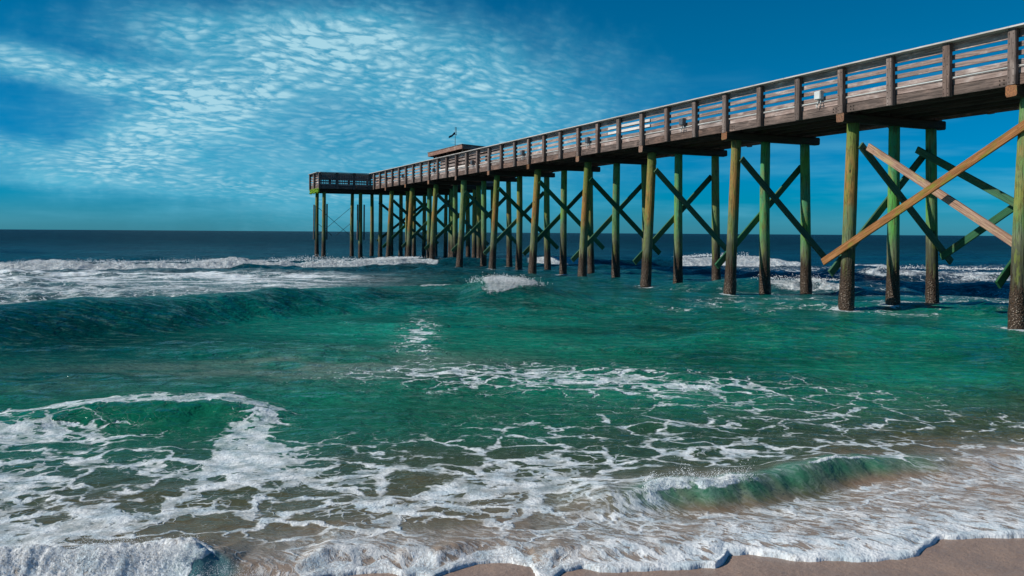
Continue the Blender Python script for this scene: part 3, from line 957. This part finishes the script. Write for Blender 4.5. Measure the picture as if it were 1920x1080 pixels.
def l2w(t, s):
    return PX + math.cos(PA) * t - math.sin(PA) * s, PY + math.sin(PA) * t + math.cos(PA) * s


def pile(tb, sb, tt, st, z1, green, seed, r0=0.165):
    n, m = 18, 34
    rr = random.Random(seed)
    z0 = -1.0
    vs, fs = [], []
    axis_b = Vector((tb, sb, 0.0))
    axis_t = Vector((tt, st, z1))
    bow = (rr.uniform(-.025, .025), rr.uniform(-.02, .02))
    for i in range(m + 1):
        f = i / m
        z = z0 + (z1 - z0) * f ** 1.15
        g = z / z1
        cx = tb + (tt - tb) * g + bow[0] * math.sin(math.pi * max(g, 0)) - tb
        cy = sb + (st - sb) * g + bow[1] * math.sin(math.pi * max(g, 0)) - sb
        rad = r0 * (1.06 - 0.14 * g)
        for j in range(n):
            a = 2 * math.pi * j / n
            w_ = 1 + 0.035 * math.sin(2 * a + seed) + rr.uniform(-.012, .012)
            if z < 1.0:
                w_ += (0.05 + rr.uniform(0, .12)) * min(1, (1.0 - z) / 0.7)
            vs.append((cx + rad * w_ * math.cos(a), cy + rad * w_ * math.sin(a), z))
    for i in range(m):
        for j in range(n):
            a, b = i * n + j, i * n + (j + 1) % n
            fs.append((a, b, b + n, a + n))
    fs.append(tuple(range(n - 1, -1, -1)))
    fs.append(tuple(range(m * n, m * n + n)))
    me = bpy.data.meshes.new("pile")
    me.from_pydata(vs, [], fs)
    for pl in me.polygons:
        pl.use_smooth = len(pl.vertices) == 4
    me.materials.append(M_PILE)
    at = me.attributes.new('copper_green', 'FLOAT', 'POINT')
    at.data.foreach_set('value', [green] * len(vs))
    return part("pile", me, pier, (tb, sb, 0))


bolts_v, bolts_f = [], []


def bolt(t, s, z, r=0.017, face='side'):
    """Round bolt head standing off a face looking to -t."""
    b = len(bolts_v)
    n = 6
    for dt, rad in ((0.0, r), (-0.012, r * 0.7)):
        for j in range(n):
            a = 2 * math.pi * j / n
            if face == 'side':
                bolts_v.append((t + dt, s + rad * math.cos(a), z + rad * math.sin(a)))
            else:
                bolts_v.append((t + rad * math.cos(a), s + dt, z + rad * math.sin(a)))
    for j in range(n):
        bolts_f.append((b + j, b + (j + 1) % n, b + n + (j + 1) % n, b + n + j))
    bolts_f.append(tuple(b + n + j for j in range(n)))


N0, N1 = -1, 10
greens = {(1, 1): .95, (1, 2): .9, (2, 1): .85, (2, 2): .8, (3, 1): .8, (4, 1): .8, (5, 1): .7}
rp = random.Random(11)
mid_t = {1: 1.92, 2: 1.62, 3: 1.64, 4: 1.86, 5: 1.85}
for n in range(N0, N1 + 1):
    s = n * SP
    mt = mid_t.get(n, 1.75 + rp.uniform(-.12, .12))
    bt = 3.36 + rp.uniform(-.05, .05)
    pile(0.15, s, 0.41, s + rp.uniform(-.04, .04), ZC, {0: 0.45, 7: 0.5}.get(n, rp.choice((0.0, 0.0, 0.10))), n * 3 + 1, 0.175)
    pile(mt, s, mt + rp.uniform(-.02, .03), s, ZC, greens.get((n, 1), rp.uniform(.3, .8)), n * 3 + 2, 0.165)
    pile(bt + .10, s, bt, s, ZC, greens.get((n, 2), rp.uniform(.3, .8)), n * 3 + 3, 0.165)
    right = 6.9 if n >= 9 else 3.86
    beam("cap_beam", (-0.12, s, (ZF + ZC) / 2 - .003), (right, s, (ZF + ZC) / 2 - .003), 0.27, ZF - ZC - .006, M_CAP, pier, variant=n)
    if n >= 9:
        pile(6.6, s, 6.5, s, ZC, 0.2, n * 3 + 60)
        pile(5.1, s, 5.1, s, ZC, 0.3, n * 3 + 90)
    # cross braces of the bent, one on each face
    j = rp.uniform(-.08, .08)
    bm = M_BRACE_G
    beam("cross_brace", (0.42, s - 0.215, 4.46 + j), (4.02, s - 0.215, 1.22 + j), 0.065, 0.21, bm, pier, variant=n)
    beam("cross_brace", (3.36, s + 0.215, 4.32 + j), (-0.22, s + 0.215, 0.92 + j), 0.065, 0.21, bm, pier, variant=n + 20)
    for (t_, z_) in ((0.52, 4.36 + j), (1.98, 3.05 + j), (2.02, 3.0 + j), (3.78, 1.44 + j)):
        bolt(t_, s - 0.2485, z_, 0.024, 'end')
# braces along the span nearest the viewer, front row then back row
beam("long_brace", (-0.10, 5.56, 1.28), (0.16, -0.75, 4.84), 0.07, 0.20, M_BRACE_O, pier, label="long orange brown brace in front of the nearest two outer piles")
beam("long_brace", (0.58, 4.62, 4.46), (0.42, -0.35, 1.50), 0.07, 0.20, M_BRACE_P, pier, label="pinkish brown brace crossing behind the orange brown one")
beam("long_brace", (3.14, 5.20, 4.55), (3.14, -0.3, 1.55), 0.07, 0.20, M_BRACE_G, pier)
beam("long_brace", (3.62, 4.75, 1.42), (3.62, -0.3, 4.62), 0.07, 0.20, M_BRACE_G, pier, variant=3)

S0, S1 = N0 * SP, 54.0
# stringers under the deck, in span lengths
for n in range(N0, 11):
    a = n * SP
    b = min((n + 1) * SP, S1)
    for i, t in enumerate((0.62, 1.22, 1.82, 2.42, 3.02)):
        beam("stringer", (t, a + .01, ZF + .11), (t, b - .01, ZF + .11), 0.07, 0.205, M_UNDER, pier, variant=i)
# deck planks across
npl = 286
for i in range(npl):
    s = S0 + (i + .5) * (S1 - S0) / npl
    pw = (S1 - S0) / npl - 0.012
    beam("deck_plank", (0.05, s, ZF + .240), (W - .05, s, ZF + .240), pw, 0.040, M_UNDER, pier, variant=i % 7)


def railing(pa, pb, out, nb, first_post=True, last_post=True, tag_side=False, pickets=False):
    """A run of railing and fascia from pa to pb (local x,y) with nb bays; out is the outward direction."""
    pa, pb = Vector((*pa, 0)), Vector((*pb, 0))
    d = (pb - pa)
    L = d.length
    u = d.normalized()
    o = Vector((*out, 0))
    bay = L / nb
    rr = random.Random(int(L * 100))

    def P(f, off, z):
        return pa + u * f + o * off + Vector((0, 0, z))
    # fascia, toe board and rails in lengths of three bays
    k = 0
    while k < nb:
        n = min(3, nb - k)
        a, b = k * bay, (k + n) * bay
        v = rr.randrange(6)
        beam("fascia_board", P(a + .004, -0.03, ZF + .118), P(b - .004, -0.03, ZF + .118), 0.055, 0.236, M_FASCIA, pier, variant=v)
        beam("toe_board", P(a + .005, -0.045, ZF + .322), P(b - .005, -0.045, ZF + .322), 0.045, 0.142, M_RAIL, pier, variant=v + 1)
        for i, (zc, hh) in enumerate(((6.20, .12),) if pickets else ((5.888, .115), (6.098, .115), (6.298, .115))):
            dz = rr.uniform(-.016, .016)
            beam("rail_slat", P(a + .006, -0.045, zc + dz), P(b - .006, -0.045, zc - dz), 0.04, hh, M_RAIL, pier, variant=(v + i) % 6)
        beam("rail_slat", P(a + .006, -0.045, 6.53), P(b - .006, -0.045, 6.53), 0.04, 0.18, M_RAIL, pier, variant=v + 2)
        beam("rail_cap", P(a + .003, 0.075, 6.650), P(b - .003, 0.075, 6.650), 0.30, 0.040, M_TOP, pier, variant=v)
        k += n
    if pickets:
        npk = int(L / 0.135)
        for i in range(npk):
            f = (i + .5) * L / npk
            beam("picket", P(f, -0.10, 5.62), P(f, -0.10, 6.60), 0.062, 0.035, M_POST, pier, up=o, variant=i % 4)
    for i in range(nb + 1):
        if (i == 0 and not first_post) or (i == nb and not last_post):
            continue
        f = i * bay
        z0 = ZF + rr.uniform(-.03, .01)
        beam("rail_post", P(f + rr.uniform(-.012, .012), 0.068, z0), P(f + rr.uniform(-.012, .012), 0.068, 6.628), 0.19, 0.135, M_POST, pier, up=o, variant=i % 6)
        if tag_side:
            for zb in (5.45, 5.56, 5.72, 5.88, 6.10, 6.30, 6.50):
                for dsx in (-.05, .045):
                    if rr.random() < 0.85:
                        bolt(-0.136, S0 + f + dsx + rr.uniform(-.01, .01), zb + rr.uniform(-.02, .02), 0.011)
            if i % 3 == 0:
                for q in range(2):
                    for w_ in range(2):
                        for sg in (-1, 1):
                            bolt(-0.0045, S0 + f + sg * (0.26 + q * 0.10), 5.45 + w_ * 0.09, 0.018)


NB = round((52.8 - S0) / BAY)
railing((0, S0), (0, 52.8), (-1, 0), NB, tag_side=True)
railing((0, 52.8), (0, 54.0), (-1, 0), 1, first_post=False)
railing((W, S0), (W, 44.55), (1, 0), round((44.55 - S0) / BAY))
# head of the pier: a wing to either side, and a shelter platform behind
HL, HR, HF = -4.10, 6.9, 57.3
railing((HL, 54.0), (0, 54.0), (0, -1), 3, last_post=False, pickets=True)
railing((HL, HF), (HL, 54.0), (-1, 0), 2, last_post=False)
railing((HR, HF), (HL, HF), (0, 1), 7, last_post=False)
railing((HR, 44.55), (HR, HF), (1, 0), 8, last_post=False)
railing((W, 44.55), (HR, 44.55), (0, -1), 2, first_post=False, last_post=False)
for i in range(14):
    s = 54.0 + (i + .5) * (HF - 54.0) / 14
    beam("deck_plank", (HL + .06, s, ZF + .240), (HR - .06, s, ZF + .240), (HF - 54.0) / 14 - .012, 0.04, M_UNDER, pier, variant=i % 7)
pl_v = 0
for i in range(2):
    pass
for t in (3.9, 4.9, 5.9):
    beam("stringer", (t, 44.6, ZF + .11), (t, 53.95, ZF + .11), 0.07, 0.205, M_UNDER, pier)
for t in (-3.4, -2.2, -1.0, 1.0, 3.0, 5.0, 6.4):
    beam("stringer", (t, 54.07, ZF + .11), (t, HF - .07, ZF + .11), 0.07, 0.205, M_UNDER, pier, variant=2)
plat = bpy.data.meshes.new("platform_planks")
vv, ff = [], []
for i in range(50):
    a = 44.62 + i * 0.187
    for z in (ZF + .22, ZF + .26):
        vv += [(W + .06, a, z), (HR - .06, a, z), (HR - .06, a + .175, z), (W + .06, a + .175, z)]
    b = i * 8
    ff += [(b + 3, b + 2, b + 1, b), (b + 4, b + 5, b + 6, b + 7), (b, b + 1, b + 5, b + 4), (b + 1, b + 2, b + 6, b + 5), (b + 2, b + 3, b + 7, b + 6), (b + 3, b, b + 4, b + 7)]
plat.from_pydata(vv, [], ff)
plat.materials.append(M_UNDER)
part("platform_planking", plat, pier, kind='stuff')
for s in (54.35, 57.0):
    beam("cap_beam", (HL + .1, s, (ZF + ZC) / 2 - .003), (HR - .1, s, (ZF + ZC) / 2 - .003), 0.27, ZF - ZC - .006, M_CAP, pier, variant=int(s))
    for i, t in enumerate((-3.65, -0.75, 0.9, 2.6, 4.6, 6.5)):
        pile(t + rp.uniform(-.03, .03), s, t, s, ZC, 0.25, int(s) * 10 + i, 0.155)
    for i, t in enumerate((0.9, 2.6)):
        pass
beam("cross_brace", (0.7, 54.1, 4.4), (4.7, 54.1, 1.3), 0.065, 0.2, M_BRACE_G, pier)
beam("cross_brace", (4.7, 54.6, 4.4), (0.7, 54.6, 1.3), 0.065, 0.2, M_BRACE_G, pier, variant=1)
# fender timbers bolted to the head's outer piles
for (t, s) in ((-3.9, 57.0), (-3.42, 54.35), (-0.98, 54.35), (-0.45, 54.35)):
    beam("fender_post", (t, s - .02, 1.4), (t, s - .02, 4.2), 0.10, 0.12, M_POST, pier, up=(0, 1, 0))
# thin rod bracing under the wing
for a, b in (((-3.6, 3.5), (-0.9, 1.2)), ((-3.6, 1.2), (-0.9, 3.5)), ((-3.6, 2.2), (-2.4, 1.2)), ((-0.9, 2.2), (-2.1, 1.2))):
    beam("brace_rod", (a[0], 57.0, a[1] + .5), (b[0], 57.0, b[1] + .5), 0.03, 0.03, M_BOLT, pier)
# lime coloured growth on the corner cap
gm = bpy.data.meshes.new("growth")
gv, gf = [], []
rg = random.Random(4)
for i in range(170):
    t = HL - .06 + rg.uniform(-.05, .05)
    s = rg.uniform(54.0, 57.3)
    z = rg.uniform(5.08, 5.38)
    r = rg.uniform(.03, .09)
    b = len(gv)
    gv += [(t - r, s, z), (t, s - r, z), (t, s + r, z), (t, s, z - r * 1.4), (t, s, z + r)]
    gf += [(b, b + 1, b + 3), (b, b + 3, b + 2), (b, b + 4, b + 1), (b, b + 2, b + 4)]
gm.from_pydata(gv, [], gf)
gm.materials.append(M_MOSS)
part("algae_growth", gm, pier, kind='stuff', label="lime green growth under the far left corner")
beam("cap_beam", (HL - .03, 54.0, 5.25), (HL - .03, 57.3, 5.25), 0.12, 0.24, M_MOSS, pier, label="lime green stained beam at the far left corner")
# bolts, all small: one part
bmesh_ = bpy.data.meshes.new("bolts")
bmesh_.from_pydata(bolts_v, [], bolts_f)
bmesh_.materials.append(M_BOLT)
part("bolt_heads", bmesh_, pier, kind='stuff')
# bleached replacement boards laid over two bays, as in the photograph
for z in (6.10, 6.30):
    beam("replacement_slat", (-0.004, 8.72 * BAY, z), (-0.004, 10.55 * BAY, z), 0.03, 0.10, M_NEW, pier, label="bleached pale replacement board")
for i0 in (20.05, 21.05, 22.05):
    beam("replacement_slat", (-0.004, i0 * BAY + .05, 5.90), (-0.004, (i0 + 1) * BAY - .25, 5.90), 0.03, 0.10, M_NEW, pier, label="bleached pale replacement board")
# backing boards close the gaps behind the shelter bays
for i0 in range(19, 23):
    for z in (5.99, 6.20, 6.40):
        beam("backing_slat", (0.12, i0 * BAY + .02, z), (0.12, (i0 + 1) * BAY - .02, z), 0.03, 0.13, M_POST, pier, variant=i0 % 3)


# ------------------------------------------------------------------ conduit and its junction boxes
def tube_mesh(L, r, mat, n=10, sag=0.0, segs=1):
    vs, fs = [], []
    for i in range(segs + 1):
        x = -L / 2 + L * i / segs
        for j in range(n):
            a = 2 * math.pi * j / n
            vs.append((x, r * math.cos(a), r * math.sin(a)))
    for i in range(segs):
        for j in range(n):
            a, b = i * n + j, i * n + (j + 1) % n
            fs.append((a, b, b + n, a + n))
    fs.append(tuple(range(n - 1, -1, -1)))
    fs.append(tuple(range(segs * n, segs * n + n)))
    me = bpy.data.meshes.new("tube")
    me.from_pydata(vs, [], fs)
    for pl in me.polygons:
        pl.use_smooth = len(pl.vertices) == 4
    me.materials.append(mat)
    return me


def pier_thing(name, t, s, z, label, category, group=None):
    X, Y = l2w(t, s)
    return empty(name, (X, Y, z), PA, label, category, group)


conduit = pier_thing("conduit", -0.008, 0, 5.800, "white plastic conduit running along the rail just above the toe board", "conduit")
QY = Vector((0, 1, 0)).to_track_quat('X', 'Z')
for i in range(-1, 10):
    part("pipe", tube_mesh(SP * 0.996, 0.017, M_PVC), conduit, (0, (i + .5) * SP, 0), QY)
    part("coupling", tube_mesh(0.09, 0.023, M_PVC), conduit, (0, i * SP + SP, 0), QY)

box_labels = [
    "large pale grey junction box nearest the right edge, on the widest see-through bay",
    "junction box just right of the two long bleached boards",
    "junction box to the left of the two long bleached boards",
    "small junction box above the stretch of rail with no pale boards, fourth from the right",
    "junction box on the closed boarded bays under the shelter roof",
    "small junction box just left of the shelter roof",
    "smallest junction box, farthest out towards the pier head"]


def junction_box(s, label, dark):
    o = pier_thing("junction_box", -0.03, s, 5.98, label, "junction box", "junction boxes along the pier rail conduit")
    body = beam("box_body", (-0.05, -0.115, 0), (-0.05, 0.115, 0), 0.13, 0.24, M_PVC if not dark else M_METAL, o)
    part("box_cover", beam_mesh(0.20, 0.014, 0.21, M_PVC if not dark else M_METAL), body, (0, 0.071, 0))
    part("pipe_leg", tube_mesh(0.17, 0.014, M_PVC), o, (-0.03, -0.05, -0.19), Vector((0, 0.15, 1)).to_track_quat('X', 'Z'))
    part("pipe_leg", tube_mesh(0.17, 0.014, M_PVC), o, (-0.03, 0.055, -0.19), Vector((0, -0.15, 1)).to_track_quat('X', 'Z'))
    part("pipe_clamp", tube_mesh(0.20, 0.010, M_METAL), o, (-0.05, 0.0, -0.235), QY)
    part("pipe_stub", tube_mesh(0.13, 0.012, M_PVC), o, (-0.04, 0.09, -0.29), Vector((0, 0.3, 1)).to_track_quat('X', 'Z'))
    return o


for i, (bi, lab) in enumerate(zip((3.5, 7.42, 11.5, 15.42, 19.45, 23.45, 27.45), box_labels)):
    junction_box(bi * BAY, lab, i > 0)

# ------------------------------------------------------------------ shelter on the platform, and the flag above it
shelter = pier_thing("shelter", 0, 0, 5.645, "flat roofed open shelter standing on the far platform of the pier", "shelter")
RA0, RA1, RT0, RT1 = 45.0, 52.6, 4.3, 7.3
zr0 = 8.28 - 5.645
for s in (45.9, 49.2, 52.2):
    for t in (4.7, 6.55):
        beam("roof_post", (t, s, 0.0), (t, s, zr0 - .1 - (t - RT0) * .05), 0.14, 0.14, M_POST, shelter, up=(1, 0, 0))
sl = 0.06
beam("fascia", (RT0, RA0, zr0 - .04), (RT0, RA1, zr0 - .04), 0.05, 0.30, M_ROOF, shelter)
beam("fascia", (RT0 + .03, RA0, zr0 - .04), (RT1, RA0, zr0 - .04 - (RT1 - RT0) * sl), 0.05, 0.30, M_ROOF, shelter)
beam("fascia", (RT1, RA0, zr0 - .04 - (RT1 - RT0) * sl), (RT1, RA1, zr0 - .04 - (RT1 - RT0) * sl), 0.05, 0.30, M_ROOF, shelter)
beam("fascia", (RT0 + .03, RA1, zr0 - .04), (RT1, RA1, zr0 - .04 - (RT1 - RT0) * sl), 0.05, 0.30, M_ROOF, shelter)
rm = bpy.data.meshes.new("roof_sheet")
za, zb = zr0 + .112, zr0 + .112 - (RT1 - RT0) * sl
rm.from_pydata([(RT0 - .06, RA0 - .06, za), (RT1 + .06, RA0 - .06, zb), (RT1 + .06, RA1 + .06, zb), (RT0 - .06, RA1 + .06, za),
                (RT0 - .06, RA0 - .06, za + .04), (RT1 + .06, RA0 - .06, zb + .04), (RT1 + .06, RA1 + .06, zb + .04), (RT0 - .06, RA1 + .06, za + .04)], [],
               [(3, 2, 1, 0), (4, 5, 6, 7), (0, 1, 5, 4), (1, 2, 6, 5), (2, 3, 7, 6), (3, 0, 4, 7)])
rm.materials.append(M_ROOFTOP)
part("roof", rm, shelter)
for i in range(9):
    s = RA0 + .4 + i * 0.85
    beam("rafter", (RT0 + .04, s, zr0 - .0), (RT1 - .04, s, zr0 - .0 - (RT1 - RT0) * sl), 0.06, 0.16, M_UNDER, shelter)

fp = pier_thing("flagpole", 5.1, 48.6, 8.36, "thin dark flagpole with a drooping navy flag above the shelter roof", "flagpole")
part("pole", tube_mesh(1.75, 0.022, M_METAL), fp, (0, 0, 0.86), Vector((0, 0, 1)).to_track_quat('X', 'Y'))
part("pole", tube_mesh(0.62, 0.018, M_METAL), fp, (0.09, 0, 1.40), Vector((0, 0, 1)).to_track_quat('X', 'Y'), label="short upper rod beside the pole")
part("cross_arm", tube_mesh(0.18, 0.012, M_METAL), fp, (0.05, 0, 1.15), Vector((1, 0, 0)).to_track_quat('X', 'Z'))
fv, ff = [], []
nu, nv = 12, 5
for i in range(nu + 1):
    for j in range(nv + 1):
        a, b = i / nu, j / nv
        x = -0.52 * a
        z = 1.36 - 0.40 * a - 0.20 * b * (1 - 0.25 * a) + 0.02 * math.sin(a * 9)
        yv = 0.05 * math.sin(a * 8 + b * 2) * a
        fv.append((x, yv, z))
for i in range(nu):
    for j in range(nv):
        a = i * (nv + 1) + j
        ff.append((a, a + 1, a + nv + 2, a + nv + 1))
fm = bpy.data.meshes.new("flag")
fm.from_pydata(fv, [], ff)
for pl in fm.polygons:
    pl.use_smooth = True
fm.materials.append(M_FLAG)
fo = part("flag", fm, fp)
sd = fo.modifiers.new("thickness", 'SOLIDIFY')
sd.thickness = 0.006


# ------------------------------------------------------------------ spray thrown up by the breakers
def build_spray():
    r = np.random.default_rng(5)
    pts, rad = [], []

    def emit(n, path, spread, up, r0, r1, base=0.0):
        p = np.array(path)
        seg = np.linspace(0, len(p) - 1, n) * 0 + r.uniform(0, len(p) - 1, n)
        i = np.minimum(seg.astype(int), len(p) - 2)
        f = (seg - i)[:, None]
        c = p[i] * (1 - f) + p[i + 1] * f
        clump = vnoise(c[:, 0] * 6 / max(spread, .05) * .05 + 3, c[:, 1] * 0, 5)
        z = c[:, 2] + base + np.abs(r.normal(0, 1, n)) * up * (0.25 + 1.1 * clump ** 2)
        x = c[:, 0] + r.normal(0, spread * .6, n)
        y = c[:, 1] + r.normal(0, spread, n)
        pts.append(np.stack([x, y, z], -1))
        rad.append(r.uniform(r0, r1, n) * r.uniform(.4, 1, n))
    emit(9000, [(-3.5, 4.85, .13), (-3.0, 4.93, .15), (-2.4, 5.0, .16), (-2.0, 5.06, .15), (-1.9, 5.05, .12)], .07, .045, .0012, .0036)
    emit(3500, [(-3.4, 4.72, .03), (-2.6, 4.85, .05), (-1.8, 4.95, .03), (-1.45, 5.02, .03)], .05, .05, .001, .0026)
    emit(1300, [(-1.35, 5.14, .06), (-1.0, 5.22, .08), (-.6, 5.25, .08), (-.1, 5.35, .06), (.3, 5.35, .05)], .05, .035, .0008, .0022)
    emit(1500, [(1.02, 6.52, .13), (1.4, 6.60, .15), (1.9, 6.70, .14)], .05, .065, .0015, .0045)
    emit(160, [(1.02, 6.45, .10), (1.05, 6.58, .15), (1.12, 6.62, .18)], .015, .04, .002, .005)
    emit(3500, [(-.9, 25.2, .55), (-.4, 25.1, .66), (.1, 25.0, .6), (.5, 24.9, .5)], .38, .24, .006, .018)
    emit(6500, [(-26, 44.2, .32), (-17, 47.0, .32), (-8.4, 52.5, .32), (-6, 53.3, .45)], .5, .11, .010, .030)
    emit(900, [(11, 56, .5), (13, 56.2, .6), (16, 56, .5)], .35, .10, .015, .035)
    emit(900, [(17, 39.5, .5), (23, 39.2, .5)], .3, .09, .01, .025)
    emit(500, [(9, 31.2, .42), (12, 30.8, .4)], .25, .08, .01, .02)
    P = np.concatenate(pts)
    Rr = np.concatenate(rad)
    o = np.array([(1, 0, 0), (-1, 0, 0), (0, 1, 0), (0, -1, 0), (0, 0, 1), (0, 0, -1)], dtype=float)
    f = np.array([(0, 2, 4), (2, 1, 4), (1, 3, 4), (3, 0, 4), (2, 0, 5), (1, 2, 5), (3, 1, 5), (0, 3, 5)])
    V = (P[:, None, :] + o[None] * Rr[:, None, None] * r.uniform(.7, 1.4, (len(P), 6, 1))).reshape(-1, 3)
    F = (f[None] + (np.arange(len(P)) * 6)[:, None, None]).reshape(-1, 3)
    me = bpy.data.meshes.new("spray")
    me.vertices.add(len(V))
    me.vertices.foreach_set('co', V.astype(np.float32).ravel())
    me.loops.add(F.size)
    me.loops.foreach_set('vertex_index', F.ravel().astype(np.int32))
    me.polygons.add(len(F))
    me.polygons.foreach_set('loop_start', (np.arange(len(F)) * 3).astype(np.int32))
    me.polygons.foreach_set('loop_total', np.full(len(F), 3, dtype=np.int32))
    me.polygons.foreach_set('use_smooth', np.ones(len(F), dtype=bool))
    me.update(calc_edges=True)
    me.materials.append(make_plain("spray_white", (0.85, 0.88, 0.90), 0.3, 0.5, 0.02))
    ob = bpy.data.objects.new("sea_spray", me)
    ob['kind'] = 'stuff'
    ob['label'] = "white droplets of spray thrown up along the breaking crests"
    ob['category'] = 'spray'
    COL.objects.link(ob)


build_spray()
